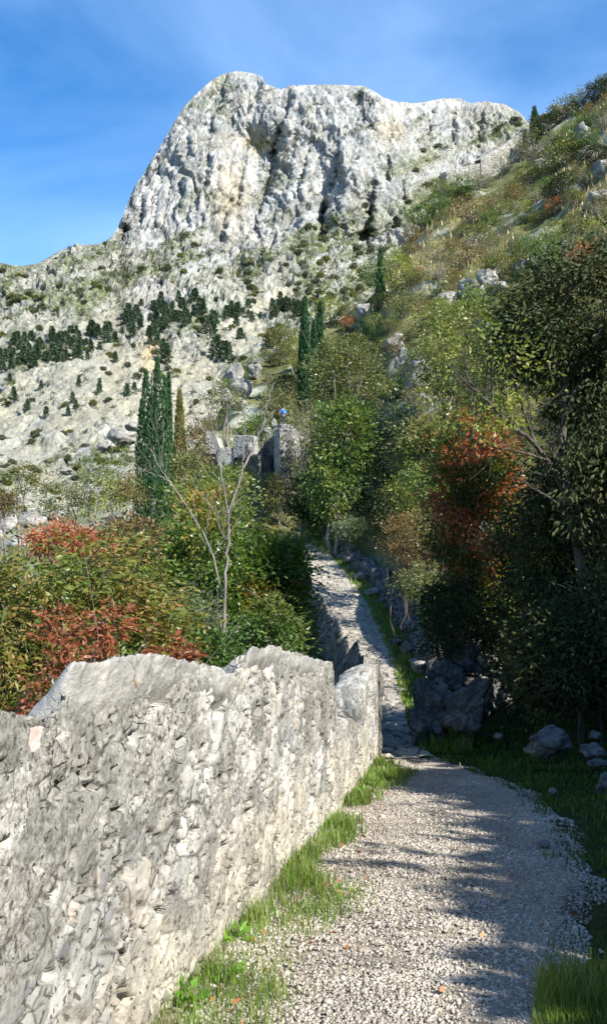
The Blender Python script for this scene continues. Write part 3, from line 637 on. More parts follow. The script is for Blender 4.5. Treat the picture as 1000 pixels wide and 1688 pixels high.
def cap_stone(name, y0, y1, ztop0, ztop1, hgt, root, seed, th=.30, out=.012, mat=CAP, label=None, rnd=(.06, .06), sl=1.4):
    """one large dressed block lying in the wall top: rounded box following the wall line"""
    na, nb_, nc_ = 60, 26, 30
    a = np.linspace(0, 1, na); per = []
    # closed cross-section loop: front up, over, back down
    th_l = np.linspace(0, 2 * math.pi, 76, endpoint=False)
    Yc = y0 + (y1 - y0) * a; V = []
    e = 5.0
    for i, yv in enumerate(Yc):
        er = min(1, (a[i] * (y1 - y0)) / rnd[0] + .02) if a[i] < .5 else min(1, ((1 - a[i]) * (y1 - y0)) / rnd[1] + .02)
        er = math.sqrt(max(0, 1 - (1 - er) ** 2))
        zc_t = ztop0 + (ztop1 - ztop0) * a[i]; hh_ = hgt / 2 * (.55 + .45 * er); zc = zc_t - hgt / 2 - (1 - er) * 0.02
        cs, sn = np.cos(th_l), np.sin(th_l); rr_ = (np.abs(cs) ** e + np.abs(sn) ** e) ** (-1 / e)
        ox = cs * rr_ * (th / 2 + out) * (.9 + .1 * er); oz = sn * rr_ * hh_
        V.append(np.stack([xl(yv) - th / 2 + ox, yv + 0 * ox, zc + oz + sl * (ox - th / 2)], -1))
    V = np.array(V); C_ = V.mean((0, 1))
    nrm = V - np.stack([V[..., 0] * 0 + (xl(V[..., 1]) - th / 2), V[..., 1], V[..., 2] * 0 + C_[2]], -1); nrm /= np.linalg.norm(nrm, axis=-1)[..., None] + 1e-6
    dsp = .020 * fbm(V[..., 0] / .16, V[..., 1] / .16, V[..., 2] / .08, seed, 6, .65)
    V = V + nrm * dsp[..., None]
    V = np.concatenate([V, V[:, :1]], 1)
    mb = MB(); mb.add(V.reshape(-1, 3), grid_faces(na, 77))
    for kk in (0, na - 1):
        ring = V[kk, :-1]; cen = ring.mean(0)[None]
        idx = np.arange(76); mb.add(np.concatenate([ring, cen]), np.stack([idx, (idx + 1) % 76, 0 * idx + 76], -1))
    o = mb.build(name, mat, None, smooth=True); par(o, root)
    if label: o['label'] = label
    return o
cap_stone('capping_stone', 2.205, 2.80, -.326, -.378, .165, nw, 5, rnd=(.03, .05), label='large rounded pale block with orange lichen spot')
cap_stone('capping_stone', 4.02, 4.75, -.558, -.645, .10, nw, 9, rnd=(.05, .05), out=.03)
m, t, p = new_mat('pink_stone'); n1 = noise(t, objvec(t), 14, 6)
t.links.new(ramp(t, n1, [(.35, (.34, .24, .21)), (.6, (.46, .38, .34))]), p.inputs['Base Color']); p.inputs['Roughness'].default_value = .9; bump(t, p, n1, .5, .01)
cap_stone('capping_stone', 1.9, 2.13, -.418, -.47, .11, nw, 21, mat=m, out=.012, label='pinkish stone in the low end of the wall')
for a_, b_, c_, d_, lb_ in [(2.83, 3.30, -.390, -.497, 'rough pale block behind the big rounded one'), (3.34, 3.86, -.508, -.645, 'low pale block before the gap'), (4.79, 5.40, -.652, -.765, 'flat block in the second raised part'), (5.43, 6.10, -.772, -.902, 'long pale block near the far end'), (6.13, 6.70, -.91, -1.012, 'last block before the stepped gap'), (7.1, 7.7, -1.555, -1.68, 'pale sill block in the stepped gap'), (9.4, 10.1, -1.54, -1.575, 'small block on the far merlon')]:
    cap_stone('capping_stone', a_, b_, c_, d_, .12, nw, int(a_ * 10), rnd=(.03, .03), sl=1.0 if a_ < 6.9 else .15, out=.012, label=lb_)
cap_stone('capping_stone', 8.88, 9.35, -1.60, -1.58, .40, nw, 31, th=.33, out=.012, rnd=(.05, .03), sl=.1)

# far parapet with merlons along the steps
fw = empty('parapet_wall', (1.2, 20, -3.6)); tag(fw, 'battlemented stone parapet beside the steps with its dark outer side turned to the camera', 'stone wall')
Y2 = np.linspace(10.85, 46, 900)
hb = np.interp(Y2, [10.8, 17, 22, 28, 31, 34, 36, 42, 46], [1.2, 1.2, 1.15, 1.1, .9, .7, .35, .25, .2]) + .20 * fbm(Y2 / 1.3, 0, 0, 61, 4, .6) + .10 * np.sign(vnoise(Y2 / .9, 3, 0, 5)) - .3 * np.exp(-((Y2 - 19.5) / .5) ** 4) - .25 * np.exp(-((Y2 - 25.6) / .7) ** 4)
Zt2 = zp(Y2) + hb + .05 * fbm(Y2 / .6, 0, 0, 3, 3)
zb2 = zp(Y2) - 4.0
par(build_wall('masonry', xl(Y2), Y2, Zt2, zb2, .22, 40, 6, WM_SHADE, amp=.07, drop=.5, seed=40, zref=zp(Y2) - .4, nb=120, cell=(.4, .4, .26)), fw)

# retaining wall of rubble to the right of the steps
Y3 = np.linspace(14.6, 47.5, 800)[::-1]
x3 = xr(Y3) + .75 + .25 * fbm(Y3 / 3, 0, 0, 6, 3)
ht3 = np.interp(Y3, [13.6, 15, 18, 24, 30, 36, 42, 47.5], [1.0, .95, .6, .55, .55, .5, .45, .35]) + .22 * fbm(Y3 / .9, 0, 0, 16, 4)
rw = build_wall('rubble_wall', x3, Y3, zp(Y3) + ht3, zp(Y3) - .5, .6, 90, 14, ROCK, amp=.16, seed=60, cell=(.5, .5, .34), nb=10, fine=.8)
tag(rw, 'low bank wall of rough grey rubble along the right edge of the steps', 'stone wall')

# ------------------------------------------------------------------ FOLIAGE TOOLS
UP = np.array([0, 0, 1.0])
def unit(a): return a / (np.linalg.norm(a, axis=-1, keepdims=True) + 1e-9)
def rdir(rs, n): return unit(rs.normal(size=(n, 3)))
def leaves(mb, P, D, L, W, rs, fold=.18):
    n = len(P); D = unit(D); S = unit(np.cross(D, rdir(rs, n))); N = np.cross(S, D)
    L = np.broadcast_to(L, (n,))[:, None]; W = np.broadcast_to(W, (n,))[:, None]
    V = np.stack([P, P + D * L * .42 + S * W * .5 + N * W * fold, P + D * L - N * L * .08, P + D * L * .42 - S * W * .5 + N * W * fold], 1)
    mb.add(V.reshape(-1, 3), np.arange(4 * n).reshape(-1, 4))
def pinnate(mb, P, D, rs, length, k, L, W, droop=.25):
    n = len(P); D = unit(D); S = unit(np.cross(D, UP + .5 * rs.normal(size=(n, 3))))
    a = np.repeat(np.linspace(.15, 1, k), 2)[None, :, None]; sg = np.tile([1., -1.], k)[None, :, None]
    ln = np.broadcast_to(length, (n,))[:, None, None]
    B = P[:, None] + D[:, None] * ln * a - UP * ln * droop * a ** 2
    dr = S[:, None] * sg * .9 + D[:, None] * (.45 + .4 * a) - UP * .35 + .18 * rs.normal(size=(n, 2 * k, 3))
    leaves(mb, B.reshape(-1, 3), dr.reshape(-1, 3), rs.uniform(.8, 1.15, n * 2 * k) * L, W, rs)
def clusters(rs, blobs, inner=.45):
    """blobs: (centre, radii, number of clusters)"""
    out = []
    for c, r, n in blobs:
        d = rdir(rs, n); rad = rs.uniform(inner, 1, n) ** .6
        out.append(np.asarray(c)[None] + d * rad[:, None] * np.asarray(r)[None] * rs.uniform(.8, 1.08, n)[:, None])
    return np.concatenate(out)
def crown(blobs, per, cr, L, W, seed, style='leaf', droop=.15, ctr=None, flat=.7, k=5, ln=.3, inner=.45, gap=0.0, gs=1.2):
    rs = np.random.RandomState(seed); C = clusters(rs, blobs, inner)
    if gap > 0: C = C[fbm(C[:, 0] / gs, C[:, 1] / gs, C[:, 2] / gs, seed, 2) > gap - .5]
    n = len(C) * per; ci = np.repeat(np.arange(len(C)), per)
    o = rs.normal(size=(n, 3)) * cr * np.array([1, 1, flat]) * rs.uniform(.4, 1.2, len(C))[ci][:, None]
    P_ = C[ci] + o; ctr = np.mean([b[0] for b in blobs], 0) if ctr is None else ctr
    D_ = unit(o) * .9 + unit(P_ - ctr) * .5 + rdir(rs, n) * .6 - UP * droop
    mb = MB()
    if style == 'leaf': leaves(mb, P_, D_, rs.uniform(.7, 1.25, n) * L, rs.uniform(.8, 1.2, n) * W, rs)
    else: pinnate(mb, P_, D_, rs, rs.uniform(.7, 1.2, n) * ln, k, L, W)
    return mb, C
def limb(mb, A, B, r0, r1, rs, sag=.12, n=7, k=5, wob=.05):
    A = np.asarray(A, float); B = np.asarray(B, float); t = np.linspace(0, 1, n)[:, None]; d = np.linalg.norm(B - A)
    mid = (A + B) / 2 + rs.normal(size=3) * d * .08 + np.array([0, 0, -sag * d])
    Pq = (1 - t) ** 2 * A + 2 * t * (1 - t) * mid + t ** 2 * B
    Pq[1:-1] += rs.normal(size=(n - 2, 3)) * wob * d / n * 1.5
    mb.tube(Pq, r0 + (r1 - r0) * t[:, 0] ** .8, k); return Pq
def stems(base, C, seed, r=.05, trunks=1, every=3, height=.55, spread=.3, twigs=1):
    rs = np.random.RandomState(seed + 500); mb = MB(); C = C[rs.permutation(len(C))][::every]
    top = C.mean(0); base = np.asarray(base, float)
    for k in range(trunks):
        b = base + np.array([rs.uniform(-1, 1) * spread * (trunks > 1), rs.uniform(-1, 1) * spread * (trunks > 1), -.25])
        sub = C[k::trunks]
        if len(sub) == 0: continue
        tt = lerp(b, sub.mean(0), 1.0); T = limb(mb, b, tt, r, r * .45, rs, 0, 9, 6, .12)
        for c in sub:
            a = T[rs.randint(3, 8)]; rr_ = r * rs.uniform(.18, .4)
            Q = limb(mb, a, c, rr_, rr_ * .3, rs, -.05)
            for _ in range(twigs): limb(mb, Q[rs.randint(3, 6)], c + rs.normal(size=3) * np.linalg.norm(c - a) * .25, rr_ * .4, rr_ * .12, rs, 0, 4, 3)
    return mb
def plant(name, label, cat, base, mbl, mbs, lm, bm, group=None, parts=('foliage', 'stem')):
    root = empty(name, base); tag(root, label, cat, group)
    for mbx, pn, mt in ((mbl, parts[0], lm), (mbs, parts[1], bm)):
        if mbx is not None and mbx.n:
            o = mbx.build(pn, mt, root); o.location = -Vector(root.location)
    return root
def box_blob(px0, py0, px1, py1, Y, n, depth=None):
    a = Z((px0 + px1) / 2, (py0 + py1) / 2, Y); rx = (px1 - px0) / 2 / F * Y; rz = (py1 - py0) / 2 / F * Y
    return ((a.x, a.y, a.z), (rx, depth if depth else max(rx, .3) * .8, rz), n)
def ground(x, y): return float(H(np.array([x]), np.array([y]))[0])

G_OLIVE = leaf_mat('olive_leaves', [(.07, .10, .025), (.12, .15, .04), (.18, .20, .065)], [(.16, .15, .055), (.23, .20, .08)], .5)
G_GREEN = leaf_mat('green_leaves', [(.045, .095, .02), (.075, .14, .035), (.11, .19, .05)], [(.11, .15, .035), (.17, .20, .05)], .6)
G_LAUREL = leaf_mat('glossy_green_leaves', [(.03, .075, .014), (.06, .12, .02), (.10, .16, .03), (.16, .19, .04)], [(.25, .19, .04), (.16, .18, .03), (.34, .17, .035)], .9, gloss=.34, cut=(.52, .6))
G_GOLD = leaf_mat('golden_brown_leaves', [(.09, .12, .02), (.16, .17, .032), (.24, .20, .045), (.24, .13, .045), (.30, .24, .08)], [(.06, .11, .02), (.11, .15, .028), (.18, .18, .045)], 1.1, cut=(.44, .54))
G_RED = leaf_mat('red_leaves', [(.22, .055, .03), (.32, .10, .05), (.36, .15, .08), (.16, .07, .03), (.12, .11, .03)], trans=.45)
G_ORANGE = leaf_mat('orange_leaves', [(.32, .12, .05), (.40, .16, .08), (.34, .09, .05)], [(.12, .17, .06), (.2, .2, .07)], 1.2, cut=(.6, .66), trans=.4)
G_YELLOW = leaf_mat('yellow_green_leaves', [(.14, .18, .03), (.22, .25, .05), (.30, .29, .08)], [(.09, .14, .03), (.15, .19, .05)], .6)
G_GREY = leaf_mat('grey_green_leaves', [(.10, .13, .075), (.15, .18, .11), (.20, .22, .14)], [(.08, .12, .05), (.12, .15, .08)], 1.0)
G_TWIG = leaf_mat('sparse_grey_olive_leaves', [(.10, .12, .04), (.14, .155, .055), (.19, .19, .085)], [(.08, .12, .03), (.13, .13, .05)], .35)
G_BROWN = leaf_mat('russet_leaves', [(.16, .10, .04), (.20, .12, .055), (.12, .13, .045)], [(.11, .12, .04), (.16, .14, .06)], .5)
G_SCRUB = leaf_mat('scrub_leaves', [(.05, .07, .03), (.08, .10, .045), (.12, .13, .065)], trans=.15, gloss=.8)
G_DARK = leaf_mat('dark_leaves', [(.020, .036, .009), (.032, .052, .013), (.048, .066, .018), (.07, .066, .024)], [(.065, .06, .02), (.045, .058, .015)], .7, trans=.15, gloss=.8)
G_CYP = leaf_mat('cypress_leaves', [(.018, .055, .018), (.03, .085, .028), (.045, .11, .035)], trans=.12, gloss=.6)
G_PINE = leaf_mat('pine_needles', [(.045, .08, .05), (.065, .11, .065), (.10, .15, .08)], trans=.1, gloss=.7)
G_MIX = leaf_mat('red_and_green_leaves', [(.05, .085, .02), (.09, .12, .03), (.13, .13, .04)], [(.40, .11, .05), (.48, .19, .09), (.32, .07, .04), (.20, .14, .05)], 1.7, cut=(.49, .53), trans=.45)
B_GREY = bark_mat('grey_bark', (.16, .14, .12), (.30, .27, .23)); B_PALE = bark_mat('pale_bark', (.12, .108, .092), (.23, .21, .18)); B_DARK = bark_mat('dark_bark', (.035, .028, .022), (.09, .075, .06))

# ------------------------------------------------------------------ CYPRESSES
def cypress(label, px, pt, pb, Y, wpx, seed, n=5000, tips=None, sliver=None, mat=G_CYP, yg=None, group='cypress trees on the hillside'):
    rs = np.random.RandomState(seed); x = (px - 500) / F * Y; base = Vector((x, Y, min(ground(x, Y), Z(px, pb, Y).z)))
    zt = Z(px, pt, Y).z; h = zt - base.z; Rm = wpx / 2 / F * Y; mb = MB()
    tips = tips or [(0, 0, 1.0, 1.0)]
    for (ox, oy, hf, rf) in tips:
        m = int(n * rf * hf / len(tips)) + 200; hh = h * hf; Rr = Rm * rf
        t = rs.uniform(.03, 1, m) ** .9; a = rs.uniform(0, 2 * math.pi, m)
        prof = np.minimum(1, (t / .10) ** .5) * np.clip((1 - t) / .62, 0, 1) ** .62
        lump = 1 + .17 * fbm(np.cos(a) * 1.5 + ox, np.sin(a) * 1.5, t * hh * 1.1, seed, 3)
        r = Rr * prof * lump * np.where(rs.uniform(size=m) < .72, rs.uniform(.86, 1.05, m), rs.uniform(.3, .8, m))
        P_ = np.stack([base.x + ox * Rm + r * np.cos(a), Y + oy * Rm + r * np.sin(a), base.z + t * hh], -1)
        D_ = np.stack([np.cos(a) * .33, np.sin(a) * .33, np.ones(m)], -1) + .16 * rs.normal(size=(m, 3))
        sl = sliver or max(.16, .006 * Y)
        leaves(mb, P_, D_, rs.uniform(.7, 1.5, m) * sl, sl * .38, rs, .25)
    tm = MB(); tm.tube([[base.x, Y, base.z - .4], [base.x, Y, base.z + h * .5], [base.x, Y, base.z + h * .93]], [Rm * .22, Rm * .14, .02], 7)
    return plant('cypress_tree', label, 'tree', base, mb, tm, mat, B_GREY, group, ('crown', 'trunk'))
cypress('tall broad dark green cypress with several tips behind the hedge, largest of the cypresses', 252, 590, 885, 44, 50, 1, 20000, [(-.45, 0, .93, .62), (.30, .1, 1.0, .62), (.0, -.1, .80, .95), (.75, .2, .90, .36), (-.75, 0, .78, .45), (0, .3, .86, .6)], .17)
cypress('slim dark cypress just right of the broad cypress', 278, 617, 870, 49, 13, 2, 2600, None, .2)
cypress('slim olive green cypress standing apart to the right of the broad cypress', 296, 645, 790, 56, 20, 3, 2600, None, .22, G_OLIVE)
cypress('tallest of the cypresses in the middle of the slope, beside the grey sloping wall', 502, 494, 690, 85, 19, 4, 3800, None, .4)
cypress('small cypress tightly behind the middle slope cypress', 517, 532, 640, 93, 12, 5, 1800, None, .4)
cypress('narrow cypress at the right end of the middle slope row of cypresses', 527, 503, 640, 95, 12, 6, 2000, None, .4)
cypress('lone slender cypress on the slope left of the tan grass patch', 627, 413, 640, 98, 19, 7, 4000, [(0, 0, 1, 1), (.2, 0, .8, 1.1)], .42)
cypress('lone dark cypress on the skyline beside the ruined fort fragment', 880, 179, 252, 186, 20, 8, 3600, [(0, 0, 1, .8), (.5, 0, .8, .7)], .6)

# ------------------------------------------------------------------ LEFT HEDGE behind the near wall
def sh(label, blobs, seed, mat, per=45, cr=.16, L=.09, W=.04, bark=B_GREY, r=.03, trunks=3, every=4, style='leaf', cat='shrub', name='shrub', k=5, ln=.28, droop=.15, gap=0.0, group=None, twigs=1, base=None, inner=.4, parts=('foliage', 'stem'), gs=1.2):
    mbl, C = crown(blobs, per, cr, L, W, seed, style, droop, k=k, ln=ln, gap=gap, inner=inner, gs=gs)
    c = np.mean([b[0] for b in blobs], 0)
    if base is None: base = (c[0], c[1], ground(c[0], c[1]))
    st = stems(base, C, seed, r, trunks, every, twigs=twigs)
    return plant(name, label, cat, base, mbl, st, mat, bark, group, parts)
GL = 'shrubs of the hedge behind the parapet'
sh('big golden brown shrub with long drooping leaflets at the left edge', [box_blob(-140, 925, 130, 1230, 8.0, 150, .9), box_blob(60, 905, 260, 1120, 8.6, 110, .8)], 11, G_GOLD, per=9, cr=.16, L=.085, W=.026, style='pin', k=5, ln=.26, group=GL)
sh('golden olive shrub in the middle of the hedge left of the bare tree', [box_blob(170, 960, 320, 1190, 8.8, 90, .7)], 12, G_GOLD, per=9, cr=.15, L=.08, W=.026, style='pin', k=5, ln=.24, group=GL)
sh('bright red sumac shrub directly behind the low end of the near wall', [box_blob(70, 1060, 135, 1200, 5.4, 20, .15), box_blob(85, 990, 122, 1090, 5.6, 10, .08), box_blob(15, 1140, 90, 1210, 5.2, 10, .2), box_blob(130, 1080, 165, 1150, 5.6, 5, .1)], 13, G_RED, per=5, cr=.04, L=.045, W=.02, style='pin', k=6, ln=.13, group=GL, droop=-.3)
sh('small upright red sumac stem standing in the golden shrub', [box_blob(160, 995, 198, 1085, 6.6, 13, .06)], 14, G_RED, per=5, cr=.045, L=.065, W=.02, style='pin', k=6, ln=.12, group=GL, droop=-.3)
sh('small rust red sumac just above the middle of the near wall', [box_blob(258, 1050, 305, 1110, 7.0, 16, .12)], 15, G_RED, per=6, cr=.06, L=.08, W=.022, style='pin', k=5, ln=.12, group=GL, droop=-.2)
sh('salmon orange leaved smoke bush at the top left of the hedge', [box_blob(48, 862, 150, 925, 15, 50, .6), box_blob(110, 875, 190, 925, 16, 20, .5)], 16, G_ORANGE, per=50, cr=.12, L=.075, W=.04, group=GL)
sh('dark green glossy shrub mass around the foot of the bare pale tree', [box_blob(255, 830, 430, 1120, 12.5, 150, 1.1), box_blob(350, 860, 500, 1110, 13.5, 130, 1.0), box_blob(300, 790, 400, 900, 14.5, 50, .8), box_blob(430, 880, 504, 1010, 13.5, 50, .7), box_blob(440, 960, 512, 1110, 14.5, 60, .7)], 17, G_LAUREL, per=70, cr=.16, L=.085, W=.042, group=GL)
sh('pale grey green fine twigged bush in front of the dark green shrub mass', [box_blob(225, 975, 375, 1085, 10.2, 80, .5)], 18, G_GREY, per=55, cr=.11, L=.045, W=.014, group=GL)
sh('bright green low shrub just above the near wall left of its tall merlon', [box_blob(305, 1040, 385, 1115, 8.8, 34, .3)], 19, G_GREEN, per=45, cr=.1, L=.07, W=.028, group=GL)
sh('bright green bush beside the dark outer side of the parapet', [box_blob(405, 990, 492, 1110, 11.2, 60, .5)], 20, G_GREEN, per=55, cr=.12, L=.07, W=.03, group=GL)
sh('yellow green shrub behind the bare tree and below the ruined bastion', [box_blob(290, 770, 420, 880, 22, 80, 1.2)], 21, G_YELLOW, per=50, cr=.2, L=.12, W=.055, group=GL)
sh('brown and orange tinged thicket left of the broad cypress', [box_blob(150, 850, 280, 960, 18, 90, 1.1)], 22, G_BROWN, per=50, cr=.18, L=.1, W=.045, group=GL)
GT = 'young trees on the left slope'
for i, (a, b, c_, d, Y, mt, lb) in enumerate([
    (120, 740, 190, 870, 27, G_YELLOW, 'thin yellow green young tree furthest left of the young trees'),
    (165, 730, 232, 860, 30, G_YELLOW, 'thin yellow green young tree close to the left of the broad cypress'),
    (60, 790, 150, 850, 31, G_TWIG, 'greyish brown twiggy shrub above the pale boulders at left'),
    (20, 760, 90, 820, 38, G_OLIVE, 'olive shrub at the left edge above the pale boulders'),
    (195, 780, 232, 880, 24, G_BROWN, 'brown leaved small tree against the foot of the broad cypress'),
    (-20, 815, 30, 848, 34, G_BROWN, 'rust brown low shrub at the left edge among pale rocks'),
    (300, 690, 345, 800, 50, G_BROWN, 'brownish thin shrub left of the ruined bastion'),
    (285, 740, 345, 830, 36, G_OLIVE, 'olive shrub between the cypresses and the ruined bastion'),
    (345, 620, 400, 690, 72, G_OLIVE, 'olive green bush above the ruined bastion'),
    (395, 690, 450, 740, 68, G_GREEN, 'green bush directly above the right half of the ruined bastion'),
    (430, 640, 480, 700, 76, G_TWIG, 'grey twiggy bush beside the walker in blue')]):
    s_ = Y / 25
    sh(lb, [box_blob(a, b, c_, d, Y, 60, (c_ - a) / 2.4 / F * Y)], 30 + i, mt, per=34, cr=.17 * s_, L=.085 * s_, W=.04 * s_, group=GT, bark=B_PALE, r=.035 * s_, trunks=3, every=5, gap=.28)

# bare pale tree in front of the hedge
def bare_tree(name, label, paths, mat, base, trunk_first=1, group=None, twig=0, seed=1, cat='tree', wob=.012):
    rs = np.random.RandomState(seed); root = empty(name, base); tag(root, label, cat, group)
    tm = MB(); bm_ = MB()
    for i, (pts, r0, r1) in enumerate(paths):
        A = np.array([[*Z(a, b, c)] for a, b, c in pts]); t0 = np.linspace(0, 1, len(A)); t1 = np.linspace(0, 1, len(A) * 6)
        Q = np.stack([np.interp(t1, t0, A[:, j]) for j in range(3)], -1)
        Q = np.array([np.convolve(np.pad(Q[:, j], 3, 'edge'), np.ones(7) / 7, 'valid') for j in range(3)]).T; Q[0] = A[0]; Q[-1] = A[-1]
        Q += wob * rs.normal(size=Q.shape) * np.linspace(0, 1, len(Q))[:, None]
        R_ = lerp(r0, r1, t1); (tm if i < trunk_first else bm_).tube(Q, R_, 7)
        for k in range(int(twig * len(A))):
            q_ = rs.randint(3, len(Q) - 1); Lh = rs.uniform(.25, .8) * (1 - .3 * t1[q_])
            d_ = unit(Q[q_] - Q[q_ - 3]) * .8 + rs.normal(size=3) * .55 + UP * .25
            e_ = Q[q_] + unit(d_) * Lh; T_ = limb(bm_, Q[q_], e_, R_[q_] * .4, .0022, rs, -.05, 7, 4, .12)
            for kk in range(3):
                s2_ = T_[rs.randint(2, 6)]; limb(bm_, s2_, s2_ + unit(d_ + rs.normal(size=3) * .7) * Lh * .45, R_[q_] * .2, .0016, rs, 0, 5, 3, .1)
    a = tm.build('trunk', mat, root, smooth=True); a.location = -Vector(base)
    if bm_.n: b = bm_.build('branch', mat, root, smooth=True); b.location = -Vector(base)
    return root
Yb = 9.6
bare_tree('bare_tree', 'leafless pale tree forking into two tall limbs above the hedge', [
    ([(370, 1240, Yb), (368, 1060, Yb), (372, 960, Yb), (376, 880, Yb), (376, 845, Yb)], .021, .014),
    ([(376, 850, Yb), (368, 800, Yb - .1), (355, 730, Yb - .2), (347, 690, Yb - .3), (336, 655, Yb - .3), (326, 640, Yb - .3)], .0115, .003),
    ([(347, 692, Yb - .3), (352, 655, Yb - .25), (349, 600, Yb - .2)], .010, .004),
    ([(376, 846, Yb), (395, 795, Yb + .1), (401, 770, Yb + .1), (402, 720, Yb + .15), (404, 690, Yb + .2), (400, 660, Yb + .2), (408, 640, Yb + .2)], .0115, .003),
    ([(401, 772, Yb + .1), (420, 735, Yb + .2), (434, 700, Yb + .3), (440, 665, Yb + .4), (452, 628, Yb + .5)], .012, .004),
    ([(404, 760, Yb + .1), (409, 740, Yb)], .008, .004),
    ([(366, 985, Yb), (350, 905, Yb + .3), (318, 850, Yb + .5), (285, 800, Yb + .6), (268, 786, Yb + .6), (240, 778, Yb + .6), (222, 765, Yb + .6)], .011, .003),
    ([(285, 802, Yb + .6), (262, 768, Yb + .7), (248, 738, Yb + .7)], .010, .004),
    ([(340, 880, Yb + .3), (345, 845, Yb + .2), (342, 815, Yb + .2)], .008, .003),
    ([(370, 890, Yb), (358, 862, Yb - .2), (352, 840, Yb - .2)], .008, .003)],
    B_PALE, Z(370, 1240, Yb), 1, twig=1.0, seed=3)

# ------------------------------------------------------------------ RIGHT SIDE: trees and shrubs above the path
GR = 'trees and shrubs on the shaded bank'
# dark spreading tree, crooked trunk leaning left
bd = Z(968, 1050, 11.3)
dk = bare_tree('dark_tree', 'dark crooked tree leaning left over the bank, its leafy crown filling the right edge', [
    ([(985, 1120, 11.52), (968, 1000, 11.34), (950, 880, 11.16), (932, 810, 10.98), (925, 740, 10.89)], .10, .06),
    ([(938, 830, 11.07), (915, 780, 10.80), (880, 730, 10.62), (830, 690, 10.44), (780, 640, 10.35), (735, 600, 10.26)], .045, .008),
    ([(880, 730, 10.62), (860, 670, 10.62), (840, 600, 10.53), (820, 545, 10.53)], .028, .006),
    ([(925, 742, 10.89), (932, 670, 10.98), (925, 600, 11.07), (940, 520, 11.16), (935, 450, 11.25)], .045, .01),
    ([(932, 672, 10.98), (960, 620, 11.07), (985, 560, 11.07), (1000, 480, 11.16)], .03, .008),
    ([(905, 760, 10.71), (860, 745, 10.53), (800, 735, 10.44), (765, 720, 10.35)], .018, .004),
    ([(945, 850, 11.07), (905, 820, 10.71), (870, 800, 10.53)], .022, .005)],
    B_DARK, (bd.x, bd.y, ground(bd.x, bd.y)), 1, twig=3.2, seed=5)
mbl, C = crown([box_blob(860, 395, 1080, 640, 11.34, 210, 1.1), box_blob(905, 560, 1110, 800, 11.52, 190, 1.1), box_blob(820, 450, 930, 640, 10.98, 80, .7), box_blob(870, 700, 1080, 900, 11.07, 110, .9)], 74, .15, .082, .034, 51, droop=.75, gap=.12, gs=.6)
o = mbl.build('crown', G_DARK, dk); o.location = -dk.location
mbl, C = crown([box_blob(700, 520, 880, 740, 10.44, 90, .7)], 26, .15, .07, .034, 52, droop=.2, gap=.35, gs=.6)
o = mbl.build('crown', G_YELLOW, dk); o.location = -dk.location; o['label'] = 'thin yellow green outer leaves on the left branches'

sh('dark green tree with red leaved patches on the bank right of the steps', [box_blob(715, 680, 850, 850, 14.0, 120, .9), box_blob(705, 800, 830, 960, 13.8, 100, .8)], 61, G_MIX, per=55, cr=.17, L=.09, W=.045, group=GR, trunks=4, bark=B_DARK, name='red_leaved_tree', cat='tree', r=.022, parts=('crown', 'trunk'))
sh('deep green shrub below the crooked dark tree', [box_blob(800, 780, 1010, 980, 14.5, 150, 1.1), box_blob(760, 880, 900, 1060, 14.2, 90, .9)], 62, G_LAUREL, per=52, cr=.17, L=.085, W=.042, group=GR, trunks=4, bark=B_DARK)
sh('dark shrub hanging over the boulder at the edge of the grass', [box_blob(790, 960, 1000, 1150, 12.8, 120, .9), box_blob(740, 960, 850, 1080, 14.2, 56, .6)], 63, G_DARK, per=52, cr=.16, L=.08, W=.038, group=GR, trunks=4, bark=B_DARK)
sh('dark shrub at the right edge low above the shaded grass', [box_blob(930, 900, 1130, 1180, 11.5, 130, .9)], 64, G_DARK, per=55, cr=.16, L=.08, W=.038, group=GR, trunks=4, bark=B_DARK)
sh('olive brown shrub at the top of the rubble bank beside the steps', [box_blob(650, 840, 740, 925, 29, 80, .9)], 65, G_BROWN, per=45, cr=.2, L=.11, W=.05, group=GR, bark=B_DARK)
sh('dark green shrub above the rubble bank, left of the red leaved tree', [box_blob(600, 800, 715, 905, 33, 80, 1.2)], 66, G_DARK, per=45, cr=.25, L=.14, W=.065, group=GR, bark=B_DARK)
sh('fresh green shrub under the red leaved tree', [box_blob(775, 880, 850, 960, 15.2, 44, .6)], 67, G_GREEN, per=50, cr=.13, L=.075, W=.035, group=GR)
sh('russet and olive low shrub on the bank above the middle of the steps', [box_blob(625, 845, 720, 935, 25, 80, .8)], 68, G_BROWN, per=40, cr=.17, L=.09, W=.04, group=GR, bark=B_DARK, droop=0)
sh('straw and green scrub on top of the rubble bank', [box_blob(655, 920, 760, 1000, 19.5, 80, .7)], 69, G_TWIG, per=40, cr=.14, L=.08, W=.03, group=GR, bark=B_DARK)
sh('yellowish green shrub behind the red leaved tree', [box_blob(640, 760, 760, 860, 30, 100, 1.3)], 70, G_YELLOW, per=40, cr=.22, L=.12, W=.055, group=GR, bark=B_DARK)
sh('dark low shrub at the feet of the red leaved tree behind the huge boulder', [box_blob(690, 950, 800, 1085, 13.6, 90, .7)], 82, G_DARK, per=50, cr=.14, L=.075, W=.035, group=GR, bark=B_DARK, droop=0)
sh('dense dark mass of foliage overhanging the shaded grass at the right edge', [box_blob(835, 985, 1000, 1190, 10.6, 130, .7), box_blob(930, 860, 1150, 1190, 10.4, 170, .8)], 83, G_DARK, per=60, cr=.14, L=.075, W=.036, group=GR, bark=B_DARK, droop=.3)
sh('dark leaning foliage under the crown of the crooked tree', [box_blob(880, 720, 1120, 920, 11.4, 170, .9), box_blob(820, 820, 960, 1000, 12.2, 110, .8)], 84, G_DARK, per=52, cr=.15, L=.085, W=.04, group=GR, bark=B_DARK, droop=.4)
